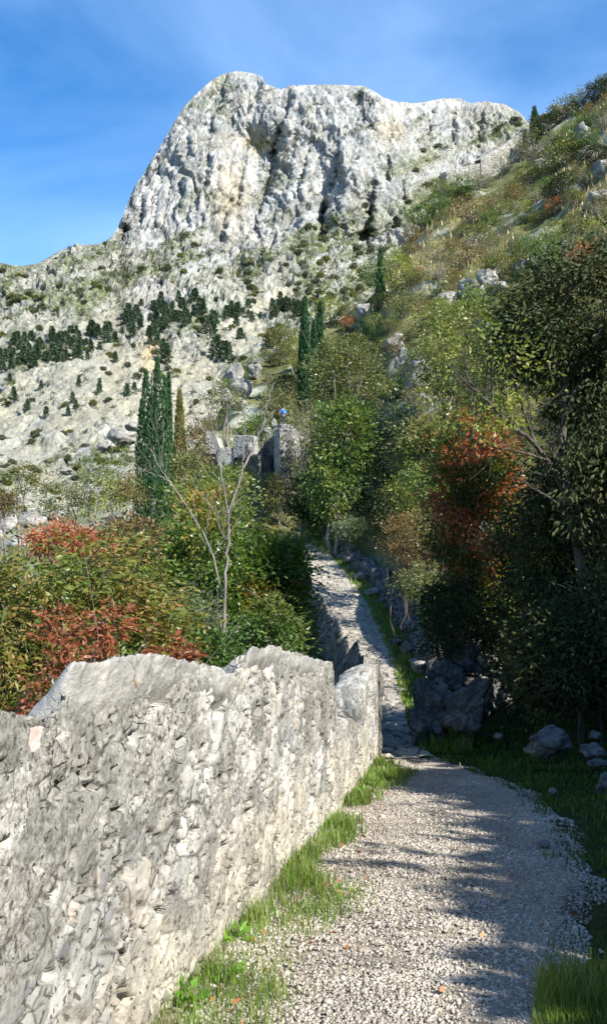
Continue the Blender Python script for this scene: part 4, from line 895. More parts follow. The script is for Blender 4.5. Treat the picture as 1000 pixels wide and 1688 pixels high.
sh('straggly shrub growing at the foot of the bastion corner', [box_blob(425, 775, 500, 850, 56, 80, 1.2)], 85, G_OLIVE, per=34, cr=.3, L=.17, W=.08, group=GT, bark=B_PALE)
sh('thin weedy shrub before the lower bastion wall', [box_blob(350, 765, 430, 820, 57, 60, 1)], 86, G_YELLOW, per=30, cr=.28, L=.16, W=.07, group=GT, bark=B_PALE)
GM = 'leafy trees above the far end of the steps'
sh('tall yellow green tree filling the slope left of the dark crown', [box_blob(700, 470, 860, 640, 36, 170, 1.8)], 80, G_YELLOW, per=34, cr=.32, L=.16, W=.075, group=GM, name='leafy_tree', cat='tree', r=.1, gap=.22, parts=('crown', 'trunk'), bark=B_DARK)
sh('olive tree just left of the red leaved tree', [box_blob(650, 680, 760, 800, 34, 130, 1.5)], 81, G_OLIVE, per=38, cr=.3, L=.16, W=.08, group=GM, name='leafy_tree', cat='tree', r=.1, parts=('crown', 'trunk'), bark=B_DARK)
sh('dense mid green tree above the end of the steps', [box_blob(520, 650, 620, 800, 47, 150, 2.2), box_blob(500, 740, 590, 860, 46, 80, 2)], 71, G_GREEN, per=40, cr=.42, L=.24, W=.12, group=GM, name='leafy_tree', cat='tree', r=.14, parts=('crown', 'trunk'))
sh('grey green leafy tree right of the dense mid green tree', [box_blob(590, 660, 720, 850, 48, 190, 2.2)], 72, G_GREY, per=38, cr=.42, L=.20, W=.09, group=GM, name='leafy_tree', cat='tree', r=.12, parts=('crown', 'trunk'))
sh('olive tree crown highest of the group above the steps', [box_blob(510, 560, 640, 690, 54, 170, 2.4)], 73, G_TWIG, per=38, cr=.45, L=.24, W=.11, group=GM, name='leafy_tree', cat='tree', r=.14, parts=('crown', 'trunk'))
sh('thin grey twigged tree left of the dense mid green tree', [box_blob(462, 650, 540, 800, 52, 100, 2)], 74, G_TWIG, per=16, cr=.4, L=.2, W=.08, group=GM, name='leafy_tree', cat='tree', r=.10, gap=.3, every=1, parts=('crown', 'trunk'), bark=B_GREY)
sh('olive green tree on the steep slope below the white rocks', [box_blob(680, 520, 800, 680, 46, 170, 2.2)], 75, G_OLIVE, per=38, cr=.38, L=.2, W=.1, group=GM, name='leafy_tree', cat='tree', r=.12, gap=.15, parts=('crown', 'trunk'))
sh('yellowish tree on the slope behind the crooked dark tree', [box_blob(770, 540, 890, 700, 42, 150, 1.9)], 76, G_YELLOW, per=34, cr=.36, L=.18, W=.09, group=GM, name='leafy_tree', cat='tree', r=.12, gap=.2, parts=('crown', 'trunk'))
sh('dark green shrub in the shadow beside the upper steps', [box_blob(470, 780, 600, 870, 50, 110, 1.5)], 77, G_DARK, per=42, cr=.4, L=.22, W=.11, group=GM)
sh('blue green low shrub at the bend where the steps end', [box_blob(550, 852, 605, 895, 44, 46, .9)], 78, G_GREY, per=60, cr=.22, L=.13, W=.05, group=GM)
sh('yellow green weedy bush at the end of the steps', [box_blob(495, 845, 560, 890, 52, 46, 1)], 79, G_YELLOW, per=50, cr=.26, L=.15, W=.06, group=GM)

# trees right of the frame: they throw the shade that lies over the path
GO = 'trees beyond the right edge that shade the path'
for i, (x, Y, rx, ry, rz, top) in enumerate([(6.2, -2.0, 1.5, 1.8, 1.4, 2.9), (6.8, 1.0, 1.5, 1.8, 1.4, 3.1), (7.9, 4.0, 1.6, 1.9, 1.5, 3.3), (8.9, 7.0, 1.8, 1.9, 1.7, 4.0), (4.7, 0, 1.2, 2.0, 1.05, 1.25), (5.5, 3.0, 1.2, 2.0, 1.1, 1.35), (4.4, 1.6, .9, 1.7, .85, .35), (6.3, 6.3, 1.1, 1.9, 1.2, 1.25), (6.6, 9.6, 1.4, 1.4, 1.4, 2.2), (3.7, -1.6, .8, 1.7, .85, .25), (7.8, -.5, 1.6, 2.4, 1.6, 4.4), (8.8, 3.6, 1.6, 2.4, 1.6, 4.5), (3.2, 0.4, .5, 1.5, .5, -.45)]):
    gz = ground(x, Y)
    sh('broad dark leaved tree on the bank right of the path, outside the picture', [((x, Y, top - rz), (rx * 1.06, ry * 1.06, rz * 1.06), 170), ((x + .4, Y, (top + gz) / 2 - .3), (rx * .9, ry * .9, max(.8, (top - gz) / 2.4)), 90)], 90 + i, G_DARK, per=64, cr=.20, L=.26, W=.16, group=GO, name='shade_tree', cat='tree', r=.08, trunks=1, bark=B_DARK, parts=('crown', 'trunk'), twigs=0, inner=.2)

# ------------------------------------------------------------------ HILLSIDE shrubs: prototypes then copies
def proto(mat, seed, R_=1.6, h=2.4, n=46, per=34, cr=.26, L=.17, W=.085, gap=0, every=3, bark=B_GREY, twigs=1):
    mbl, C = crown([((0, 0, h * .55), (R_, R_, h * .5), n), ((R_ * .4, .2, h * .4), (R_ * .7, R_ * .7, h * .35), n // 3)], per, cr, L, W, seed, gap=gap)
    st = stems((0, 0, 0), C, seed, .06, 4, every, twigs=twigs)
    return mbl, st
KIND = {
 'grey': ('greyish olive twiggy shrub', G_TWIG, dict(per=22, every=1, twigs=2, L=.15, W=.06)),
 'olive': ('dense olive green shrub', G_OLIVE, {}),
 'green': ('fresh green rounded shrub', G_GREEN, {}),
 'brown': ('russet brown autumn shrub', G_BROWN, dict(per=26)),
 'yellow': ('yellow green leafy shrub', G_YELLOW, dict(per=28)),
 'dark': ('dark green dense shrub', G_DARK, dict(per=40)),
 'red': ('orange red autumn shrub', G_ORANGE, dict(n=30)),
}
PR = {}
def region(px, py):
    if py < 240: a = 'near the skyline at upper right'
    elif py < 330: a = 'high on the slope below the skyline cypress' if px > 840 else 'on the upper left shoulder of the right slope'
    elif py < 430: a = 'above the tan grass patch' if px < 800 else 'above the white outcrop on the right slope'
    elif py < 520: a = 'beside the tan grass patch' if px < 760 else 'around the white outcrop on the right slope'
    elif py < 620: a = 'below the white outcrop' if px > 650 else 'near the middle slope cypresses'
    elif py < 740: a = 'on the slope behind the trees above the steps' if px > 480 else 'around the rocks above the ruined bastion'
    else: a = 'low on the bank behind the steps' if px > 480 else 'beside the ruined bastion'
    return a
rs = np.random.RandomState(77); placed = []
def inhill(px, py):
    bx = [440, 490, 560, 600, 640, 680, 720, 760, 800, 870, 905, 960, 1010]; by = [600, 555, 528, 495, 428, 378, 332, 306, 294, 246, 212, 186, 155]
    return px > 440 and py > np.interp(px, bx, by) - 2
def put_shrub(kind, px, py, size, h=None):
    hp = h or hit(px, py)
    if hp is None: return
    sc = size / 1.7 / 2
    if kind not in PR:
        nm, mt, kw = KIND[kind]; mbl, st = proto(mt, 200 + len(PR), **kw)
        r0 = plant('hillside_shrub', 'x', 'shrub', (0, 0, 0), mbl, st, mt, B_GREY, 'shrubs scattered over the right hillside'); PR[kind] = r0; root = r0
        root.location = (hp[0], hp[1], hp[2] - .1); root.scale = (sc, sc, sc * rs.uniform(.8, 1.1)); root.rotation_euler = (0, 0, rs.uniform(0, 6.28))
    else:
        root = copy_tree(PR[kind], (hp[0], hp[1], hp[2] - .1), rs.uniform(0, 6.28), (sc, sc * rs.uniform(.8, 1.2), sc * rs.uniform(.75, 1.15)))
    root['label'] = ('large ' if size > 4.2 else 'small ' if size < 2.4 else '') + KIND[kind][0] + ' ' + region(px, py)
    placed.append((px, py))
def patch_tan(px, py): return math.exp(-((px - 705) / 46) ** 2 - ((py - 420 + .8 * (px - 705)) / 26) ** 2) > .28
cnt = 0; tries = 0; used = []
while cnt < 285 and tries < 12000:
    tries += 1
    py = rs.uniform(165, 800); px = rs.uniform(450, 1010)
    if not inhill(px, py) or patch_tan(px, py): continue
    if ((px - 800) / 42) ** 2 + ((py - 482) / 22) ** 2 < 1 or ((px - 690) / 20) ** 2 + ((py - 640) / 24) ** 2 < 1 or ((px - 985) / 24) ** 2 + ((py - 330) / 18) ** 2 < 1: continue
    sizepx = rs.uniform(34, 76) * (1.1 if py < 340 else 1)
    if any((px - a) ** 2 + (py - b) ** 2 < (.25 * (s_ + sizepx)) ** 2 for a, b, s_ in used): continue
    hp = hit(px, py)
    if hp is None or hp[1] < 26: continue
    size = min(sizepx / F * hp[1], 7.5)
    used.append((px, py, sizepx))
    if py < 330: kd = rs.choice(['grey', 'olive', 'brown', 'green', 'dark'], p=[.42, .24, .06, .18, .10])
    elif py < 460: kd = rs.choice(['grey', 'brown', 'olive', 'green', 'yellow', 'red'], p=[.26, .16, .26, .18, .11, .03])
    else: kd = rs.choice(['olive', 'yellow', 'green', 'grey', 'brown', 'dark'], p=[.3, .25, .13, .14, .1, .08])
    put_shrub(kd, px, py, size, hp); cnt += 1
for kd, px, py, s_ in [('olive', 350, 690, 40), ('brown', 338, 700, 34), ('olive', 362, 655, 36), ('grey', 376, 628, 34), ('green', 396, 610, 30), ('olive', 422, 600, 32), ('grey', 440, 630, 36), ('brown', 410, 640, 30), ('olive', 455, 600, 34), ('brown', 470, 585, 30), ('red', 688, 447, 22), ('red', 572, 540, 26), ('red', 795, 432, 14), ('brown', 850, 330, 50), ('dark', 765, 330, 44), ('green', 745, 345, 34), ('dark', 655, 405, 34), ('brown', 680, 415, 30), ('grey', 940, 165, 44), ('dark', 985, 165, 50), ('dark', 1000, 140, 40), ('brown', 968, 190, 34)]:
    hp = hit(px, py + 4) or hit(px, py + 20)
    if hp: put_shrub(kd, px, py, s_ / F * hp[1], hp)

# ------------------------------------------------------------------ dry grass (countless) on the slope
def blades(mb, P_, hgt, wid, rs, lean=.4):
    n = len(P_); a = rs.uniform(0, 2 * math.pi, n); S = np.stack([np.cos(a), np.sin(a), 0 * a], -1); Ld = np.stack([-np.sin(a), np.cos(a), 0 * a], -1) * rs.uniform(-lean, lean, n)[:, None]
    hgt = hgt[:, None]; wid = np.broadcast_to(wid, (n,))[:, None]
    m1 = P_ + UP * hgt * .55 + Ld * hgt * .35; tp = P_ + UP * hgt * .92 + Ld * hgt * 1.1
    V = np.stack([P_ - S * wid / 2, P_ + S * wid / 2, m1 + S * wid * .4, m1 - S * wid * .4, tp], 1)
    base = np.arange(n)[:, None] * 5
    mb.add(V.reshape(-1, 3), base + np.array([[0, 1, 2, 3]])); 
    mb.f.append((base + np.array([[3, 2, 4]])) + mb.n - 5 * n)
rs = np.random.RandomState(5)
sel = np.argwhere((QY > 26) & (QY < 215) & (ipx > 430) & (ipx < 1040) & (dry > .12))
sel = sel[rs.permutation(len(sel))[:26000]]
Pg = np.stack([QX[sel[:, 0], sel[:, 1]], QY[sel[:, 0], sel[:, 1]], QZ[sel[:, 0], sel[:, 1]]], -1) + rs.normal(size=(len(sel), 3)) * np.array([.25, .25, 0])
mb = MB(); blades(mb, Pg, rs.uniform(.4, 1.0, len(Pg)) * np.clip(Pg[:, 1] / 90, .4, 1.3), .14 * np.clip(Pg[:, 1] / 90, .3, 1.3), rs)
DRYG = leaf_mat('dry_straw', [(.24, .19, .09), (.33, .27, .14), (.41, .35, .20)], [(.20, .20, .07), (.3, .27, .1)], .2, trans=.3)
tag(mb.build('dry_grass', DRYG), kind='stuff', label='tan dry grass covering open patches of the right hillside', cat='grass')

# ------------------------------------------------------------------ green grass along wall foot, verge and shaded ground
GRASS = leaf_mat('fresh_grass', [(.08, .16, .018), (.12, .22, .03), (.17, .27, .05), (.30, .28, .11)], [(.22, .24, .07), (.12, .20, .04)], 2.2, trans=.4, cut=(.55, .62))
def grass(name, label, n, yr, xf, hr, wid, seed, dens, gm=GRASS):
    rs = np.random.RandomState(seed); y = np.exp(rs.uniform(math.log(yr[0]), math.log(yr[1]), n)); x = xf(y, rs.uniform(0, 1, n))
    k = dens(x, y, rs); x, y = x[k], y[k]; z = H(x, y) + .015
    ip = (x < xr(y)) & (x > xl(y)); z = np.where(ip, zp(y) + .01, z)
    h_ = rs.uniform(hr[0], hr[1], len(x)) * (.6 + .8 * np.clip(fbm(x / .3, y / .3, 0, seed + 3, 2) + .5, 0, 1))
    mb = MB(); blades(mb, np.stack([x, y, z], -1), h_, wid * np.clip(y / 4, .7, 4), rs, .5)
    return tag(mb.build(name, gm), kind='stuff', label=label, cat='grass')
def wallstrip(x, y, rs):
    d = x - xl(y); wdt = .30 + .10 * fbm(y / .5, 0, 0, 3, 3) - .14 * np.exp(-((y - 5.2) / .35) ** 2) - .1 * np.exp(-((y - 3.25) / .12) ** 2) - .22 * np.exp(-((y - 6.9) / .5) ** 2)
    wdt = wdt + .22 * np.exp(-((y - 4.3) / .5) ** 2) + .2 * np.exp(-((y - 9.2) / 1.0) ** 2) + .05 * np.exp(-((y - 3.0) / .3) ** 2)
    wdt = wdt * np.where(y > 10.3, .3, 1)
    return (d < wdt * (.55 + .6 * rs.uniform(size=len(x)))) & (rs.uniform(size=len(x)) < .55 + .4 * sstep(-.3, .3, fbm(x / .15, y / .2, 0, 8, 2)))
grass('grass', 'green grass tufts along the foot of the parapet wall', 24000, (2.2, 10.8), lambda y, u: xl(y) + .0 + u * .62, (.03, .105), .0042, 1, wallstrip)
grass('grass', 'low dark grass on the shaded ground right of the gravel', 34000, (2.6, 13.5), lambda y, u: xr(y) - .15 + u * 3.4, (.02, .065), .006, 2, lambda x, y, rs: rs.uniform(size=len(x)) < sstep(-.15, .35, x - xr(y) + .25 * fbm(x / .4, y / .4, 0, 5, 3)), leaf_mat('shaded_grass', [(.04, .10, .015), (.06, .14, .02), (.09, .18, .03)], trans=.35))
grass('grass', 'tall grass clump in the bottom right corner', 5200, (2.4, 3.2), lambda y, u: xr(y) - .05 + u * .5, (.05, .14), .0045, 3, lambda x, y, rs: rs.uniform(size=len(x)) < sstep(-.06, .08, x - xr(y) + .06))
grass('grass', 'green verge between the steps and the rubble bank', 9000, (11.5, 45), lambda y, u: xr(y) - .12 + u * .75, (.06, .2), .007, 4, lambda x, y, rs: rs.uniform(size=len(x)) < .95)
grass('grass', 'bright green grass at the far end of the steps', 3500, (46, 60), lambda y, u: xr(y) - .5 + u * 4.0, (.2, .5), .008, 6, lambda x, y, rs: rs.uniform(size=len(x)) < .9)
grass('grass', 'straw coloured grass tufts on top of the rubble bank', 4000, (15, 36), lambda y, u: xr(y) + .9 + u * 1.8, (.2, .55), .008, 7, lambda x, y, rs: fbm(x / 1.5, y / 1.5, 0, 4, 2) > -.1, DRYG)
# broad leaved weeds in the grass
WEED = leaf_mat('weed_leaves', [(.12, .26, .03), (.17, .34, .05)], trans=.4)
rs = np.random.RandomState(9)
for i, (px, py) in enumerate([(385, 1560), (372, 1622), (310, 1655), (455, 1430), (530, 1365), (600, 1310)]):
    Yv_ = None
    for yy_ in np.linspace(2.6, 10, 300):
        if zp(yy_) / yy_ > (HZ - py) / F: Yv_ = yy_; break
    x_ = (px - 500) / F * Yv_; mb = MB(); a = rs.uniform(0, 6.28, 22); el = rs.uniform(.3, 1.2, 22)
    D_ = np.stack([np.cos(a), np.sin(a), el], -1); b_ = np.tile([[x_, Yv_, zp(Yv_) + .01]], (22, 1))
    P1 = b_ + unit(D_) * rs.uniform(.01, .06, 22)[:, None]; leaves(mb, P1, D_ - UP * .3, .06, .028, rs)
    sm = MB()
    for q_ in range(0, 22, 3): sm.tube([b_[q_], P1[q_]], .002, 3)
    plant('weed', ['bright green broad leaved weed in the tall grass by the wall foot', 'small green weed lower down in the grass by the wall foot', 'small weed at the bottom left corner of the gravel', 'weed on the gravel edge beside the middle of the wall', 'weed where the grass strip narrows', 'weed in the far patch of grass at the wall end'][i], 'plant', (x_, Yv_, float(zp(Yv_))), mb, sm, WEED, WEED, None, ('leaves', 'stalks'))

# ------------------------------------------------------------------ loose gravel and fallen leaves
def pebble_mb(n, seed, yr, xf, smin, smax):
    rs = np.random.RandomState(seed); y = np.exp(rs.uniform(math.log(yr[0]), math.log(yr[1]), n)); x = xf(y, rs.uniform(0, 1, n), rs)
    kp = (fbm(x / .28, y / .5, 0, 311, 3) > -.32) | (rs.uniform(size=n) < .45); x, y = x[kp], y[kp]; n = len(x)
    s = (smin + (smax - smin) * rs.uniform(0, 1, n) ** 4)
    cube = np.array([[-1, -1, -1], [1, -1, -1], [1, 1, -1], [-1, 1, -1], [-1, -1, 1], [1, -1, 1], [1, 1, 1], [-1, 1, 1]], float) * .5
    fc = np.array([[0, 3, 2, 1], [4, 5, 6, 7], [0, 1, 5, 4], [1, 2, 6, 5], [2, 3, 7, 6], [3, 0, 4, 7]])
    V = cube[None] * (1 + .5 * (rs.uniform(size=(n, 8, 3)) - .5)); V[:, 4:, :2] *= .68
    V = V * s[:, None, None] * np.stack([rs.uniform(.8, 1.5, n), rs.uniform(.7, 1.1, n), rs.uniform(.35, .7, n)], -1)[:, None]
    a = rs.uniform(0, 6.28, n); ca, sa = np.cos(a)[:, None], np.sin(a)[:, None]
    tl = rs.normal(size=(n, 1)) * .25
    Vx = V[..., 0] * ca - V[..., 1] * sa; Vy = V[..., 0] * sa + V[..., 1] * ca; Vz = V[..., 2] + Vx * tl
    z = zp(y) + .02 * fbm(x / .5, y / .5, 0, 1, 3) + .012 + .04 * s - .05 * sstep(.0, .5, x - xr(y))
    V = np.stack([Vx + x[:, None], Vy + y[:, None], Vz + z[:, None]], -1); mb = MB()
    mb.add(V.reshape(-1, 3), (np.arange(n)[:, None, None] * 8 + fc[None]).reshape(-1, 4)); return mb
PEB = leaf_mat('pale_pebbles', [(.24, .21, .17), (.31, .278, .225), (.36, .328, .27), (.40, .37, .315), (.47, .445, .39), (.31, .245, .195)], trans=0.0, gloss=.9)
mb = pebble_mb(110000, 3, (2.3, 11), lambda y, u, rs: xl(y) + .05 + (xr(y) - xl(y) + .18) * u, .004, .016)
mb2 = pebble_mb(1900, 4, (2.3, 9), lambda y, u, rs: xl(y) + .1 + (xr(y) - xl(y) + .5) * np.where(rs.uniform(size=len(u)) < .5, u ** 3 * .4, 1 - u ** 2 * .45), .014, .032)
mb.add(np.concatenate(mb2.v), np.concatenate(mb2.f))
tag(mb.build('gravel', PEB), kind='stuff', label='loose pale limestone gravel on the path', cat='gravel')
rs = np.random.RandomState(12); n = 110; y = np.exp(rs.uniform(math.log(2.5), math.log(9), n)); u = rs.uniform(size=n); u = np.where(rs.uniform(size=n) < .6, u * .25, u)
x = xl(y) + .1 + (xr(y) - xl(y)) * u; mb = MB(); D_ = rdir(rs, n); D_[:, 2] *= .25
leaves(mb, np.stack([x, y, zp(y) + .035], -1), D_, rs.uniform(.02, .045, n), rs.uniform(.012, .025, n), rs)
tag(mb.build('fallen_leaves', leaf_mat('fallen_leaf', [(.20, .08, .03), (.32, .13, .05), (.24, .17, .09)], trans=.1)), kind='stuff', label='brown fallen leaves on the gravel and in the grass', cat='leaves')

# ------------------------------------------------------------------ rocks
def rock(label, px, py, wpx, hpx, Y, seed, mat=ROCK, sub=5, group=None, depth=1.0, sink=.25, rough=.22, onhill=False, name='boulder', cut=9):
    if onhill:
        hp = hit(px, py + hpx * .3)
        if hp is None: return
        Y = hp[1]
    c = Z(px, py, Y); rx = wpx / 2 / F * Y; rz = hpx / 2 / F * Y
    mb = MB(); rock_mb(mb, (0, 0, 0), (rx * 1.12, rx * depth, rz * 1.2), seed, sub, rough, cut)
    o = mb.build(name, mat, None, smooth=True); o.location = (c.x, c.y, c.z - rz * .1); tag(o, label, 'rock', group); return o
GB = 'boulders at the edge of the shaded grass'
rock('huge grey boulder at the foot of the rubble bank beside the lower steps', 712, 1165, 66, 116, 12.6, 1, depth=1.0, rough=.55, cut=16, sub=6)
rock('rugged grey rock piled against the top of the huge boulder', 738, 1112, 62, 52, 13.0, 12, depth=.9, rough=.5, cut=14, sub=5)
rock('leaning grey rock at the left foot of the huge boulder', 690, 1200, 34, 46, 12.1, 13, depth=.9, rough=.5, cut=14, sub=5)
rock('jagged grey rock topping the pile beside the huge boulder', 762, 1080, 70, 50, 13.6, 14, depth=.9, rough=.5, cut=14, sub=5)
rock('squat grey boulder leaning right of the huge boulder', 768, 1165, 76, 84, 12.2, 2, depth=.9, rough=.36, cut=14, sub=6)
rock('grey rounded boulder lying in the shaded grass at right', 903, 1222, 74, 44, 9.3, 3, depth=.8)
rock('flat pale grey stone at the right edge behind the shaded grass', 978, 1237, 44, 22, 9.0, 4, depth=.7, rough=.3)
rock('small slab below the flat pale stone at the right edge', 985, 1258, 34, 12, 8.6, 5, depth=.6)
rock('grey stone cut by the right edge beside the grass', 1000, 1292, 40, 30, 7.8, 6, depth=.7)
rock('small pale stone in the grass close right of the gravel', 911, 1304, 14, 10, 7.4, 7, sub=3)
rock('small pale stone in front of the squat grey boulder', 822, 1214, 17, 10, 10.6, 8, sub=3)
rock('small stone at the far right behind the rounded boulder', 980, 1212, 20, 14, 10, 9, sub=3)
rock('small whitish stone lying in the shaded gravel', 895, 1390, 20, 9, 5.6, 10, sub=3)
rs = np.random.RandomState(31)
GW = 'grey stones along the rubble bank'
for i in range(64):
    y_ = float(np.exp(rs.uniform(math.log(13.6), math.log(48)))); x_ = float(xr(y_)) + rs.uniform(.2, 1.7); top = rs.uniform(-.1, .75) if i % 3 else rs.uniform(-.1, .3); r_ = rs.uniform(.10, .34)
    px_ = 500 + F * x_ / y_; z_ = float(zp(y_)) + top * min(1, (x_ - float(xr(y_))) / .8 + .15)
    w_ = r_ * 2 * F / y_
    rock(('pale ' if i % 4 == 0 else 'grey ') + ('broad ' if r_ > .25 else 'small ' if r_ < .16 else '') + 'stone in the rubble bank ' + ('beside the huge boulder' if y_ < 16 else 'above the huge boulder' if y_ < 20 else 'midway along the steps' if y_ < 28 else 'beside the upper steps' if y_ < 38 else 'at the top end of the steps'), px_, HZ - F * z_ / y_, w_, w_ * rs.uniform(.5, .9), y_, 240 + i, sub=3, rough=.34, cut=12, mat=ROCK if i % 4 else PROCK, group=GW, depth=rs.uniform(.7, 1.2))
GH = 'white limestone outcrops on the right hillside'
for i, (px, py, w_, h_) in enumerate([(800, 462, 26, 20), (822, 480, 30, 24), (788, 490, 34, 26), (838, 488, 22, 20), (765, 482, 20, 24), (735, 498, 26, 26), (812, 455, 14, 18), (855, 448, 22, 22), (880, 440, 20, 26), (690, 632, 34, 46), (670, 600, 24, 28), (650, 575, 22, 24), (655, 560, 18, 16), (602, 520, 20, 24), (800, 545, 30, 22), (812, 562, 26, 18), (985, 335, 40, 20), (970, 265, 26, 26), (995, 285, 26, 34), (950, 318, 20, 14), (655, 425, 20, 24), (628, 455, 18, 20), (775, 405, 20, 16), (840, 425, 20, 12), (700, 660, 26, 20), (575, 560, 16, 20), (590, 545, 14, 16), (925, 235, 20, 12), (890, 275, 16, 12), (960, 225, 18, 24)]):
    rock(('large ' if w_ > 27 else 'small ' if w_ < 20 else '') + 'white limestone rock ' + region(px, py) + (' standing upright' if h_ > w_ * 1.12 else ' lying flat' if h_ < w_ * .8 else ''), px, py - h_ * .15, w_ * 1.35, h_ * 1.35, 0, 80 + i, PROCK, 4, GH, onhill=True, rough=.34, name='limestone_rock', cut=12)
GLR = 'pale rocks on the left slope'
for i, (px, py, w_, h_, Y) in enumerate([(15, 868, 60, 44, 57), (55, 862, 50, 34, 58), (90, 850, 36, 26, 59), (30, 900, 60, 40, 50), (-20, 890, 50, 50, 54), (200, 718, 44, 30, 88), (222, 705, 30, 22, 92), (172, 735, 26, 18, 86), (385, 625, 30, 50, 95), (400, 645, 34, 36, 90), (420, 612, 26, 26, 98), (372, 655, 20, 24, 88), (395, 668, 24, 18, 84), (150, 770, 20, 16, 66), (110, 775, 22, 14, 66)]):
    rock(['pale boulder at the left edge above the hedge', 'pale boulder right of the first at the left edge', 'smaller pale boulder above the salmon orange bush', 'low pale boulder just over the golden shrub', 'pale boulder half outside the left edge', 'white rock left of the broad cypress', 'white rock close against the broad cypress', 'small white rock left of the broad cypress', 'tall grey crag above the ruined bastion', 'broad pale crag above the ruined bastion', 'crag right of the tall grey crag', 'small rock left of the crags above the bastion', 'white rock just above the bastion parapet', 'small pale rock among the young trees', 'small white rock over the twiggy shrub'][i], px, py, w_, h_, Y, 130 + i, PROCK, 4, GLR, rough=.34, name='limestone_rock', cut=12)

# ------------------------------------------------------------------ ruined bastion and other old masonry
def wall_px(label, pts, hgts, th, seed, mat=WMD, name='ruined_wall', n=260, nv=60, amp=.05, cell=(.45, .45, .3), depth=2.5, cat='ruin', parent=None, drop=0):
    """pts: (px, py of the top, Y)"""
    A = np.array([[*Z(*q_)] for q_ in pts]); t0 = np.linspace(0, 1, len(A)); t1 = np.linspace(0, 1, n)
    X_ = np.interp(t1, t0, A[:, 0]); Y_ = np.interp(t1, t0, A[:, 1]); Zt_ = np.interp(t1, t0, A[:, 2]) + amp * fbm(t1 * 30, 0, 0, seed, 3); hh_ = np.interp(t1, t0, hgts)
    o = build_wall(name, X_, Y_, Zt_, Zt_ - hh_, th, nv, 6, mat, parent, cell=cell, amp=amp, seed=seed, nb=20, zref=Zt_ - hh_ - 1)
    if parent is None: tag(o, label, cat)
    return o
Yr = 62
root = empty('ruined_bastion', Z(390, 850, Yr)); tag(root, 'ruined stone bastion with broken light parapet beyond the hedge, below the crags', 'ruin')
def rp(o): o.parent = root; o.location = -Vector(root.location); return o
# front faces to the right of travel: travel left to right gives a face toward the camera
rp(wall_px('', [(340, 712, Yr + .5), (356, 712, Yr + .4), (357, 722, Yr + .4), (362, 738, Yr + .3), (384, 738, Yr + .1), (385, 724, Yr), (386, 718, Yr), (418, 718, Yr - .6)], [1.6] * 8, .7, 3, name='parapet', parent=root, n=300, nv=30, amp=.02, cell=(1.2, 1, .8), mat=CAP))
rp(wall_px('', [(327, 740, Yr + 6.5), (340, 744, Yr + 5.2), (425, 750, Yr - 1.6)], [6.5] * 3, 1.2, 5, name='lower_wall', parent=root, mat=WM_SHADE))
rp(wall_px('', [(418, 757, Yr + 3.5), (440, 728, Yr + 1), (462, 710, Yr - 2.4)], [7, 7, 7], .9, 6, name='side_wall', parent=root, mat=WM_SHADE))
rp(wall_px('', [(404, 730, Yr - 1.3), (412, 730, Yr - 1.4), (416, 734, Yr - 1.4)], [.8] * 3, .6, 7, name='merlon', parent=root, n=40, nv=20, mat=CAP, amp=.02))
rp(wall_px('', [(461, 708, Yr - 2.5), (465, 708, Yr - 2.4), (469, 714, Yr - 2.3), (476, 730, Yr - 2.1)], [3.6] * 4, .8, 8, name='corner_pier', parent=root, n=90, mat=WM))
wall_px('smooth grey sloping wall beside the middle slope cypresses', [(425, 597, 116), (445, 583, 117), (470, 566, 118), (490, 556, 119), (500, 560, 119)], [2.2, 3.2, 4, 5, 5], 1.5, 9, name='ruined_wall', amp=.08, cell=(1.4, 1.4, 1), cat='wall')
wall_px('long grey fortification wall climbing the shoulder to the skyline cypress', [(735, 283, 165), (790, 270, 172), (792, 262, 172), (830, 240, 180), (868, 212, 188), (872, 208, 190)], [4, 4, 5, 6, 6, 6], 1.5, 10, name='fortification_wall', amp=.1, cell=(1.4, 1.4, 1), cat='wall')
fr_ = empty('ruined_fort', Z(928, 205, 197)); tag(fr_, 'ruined fort fragment of pale stone on the skyline at upper right', 'ruin')
for nm, pts, hh_, mt in (('wall', [(890, 188, 199), (908, 186, 198.5), (909, 173, 198), (935, 174, 197.5), (936, 172, 197), (953, 170, 196.5)], [7] * 6, WM), ('buttress', [(912, 180, 196.5), (918, 180, 196.3)], [5, 5], WM), ('lower_wall', [(880, 200, 197), (905, 205, 196), (925, 203, 195), (950, 196, 195)], [5] * 4, WMD)):
    o = wall_px('', pts, hh_, 1.4, 11, name=nm, parent=fr_, amp=.16, cell=(1, 1, .7), mat=mt, n=160, nv=40); o.location = -Vector(fr_.location)

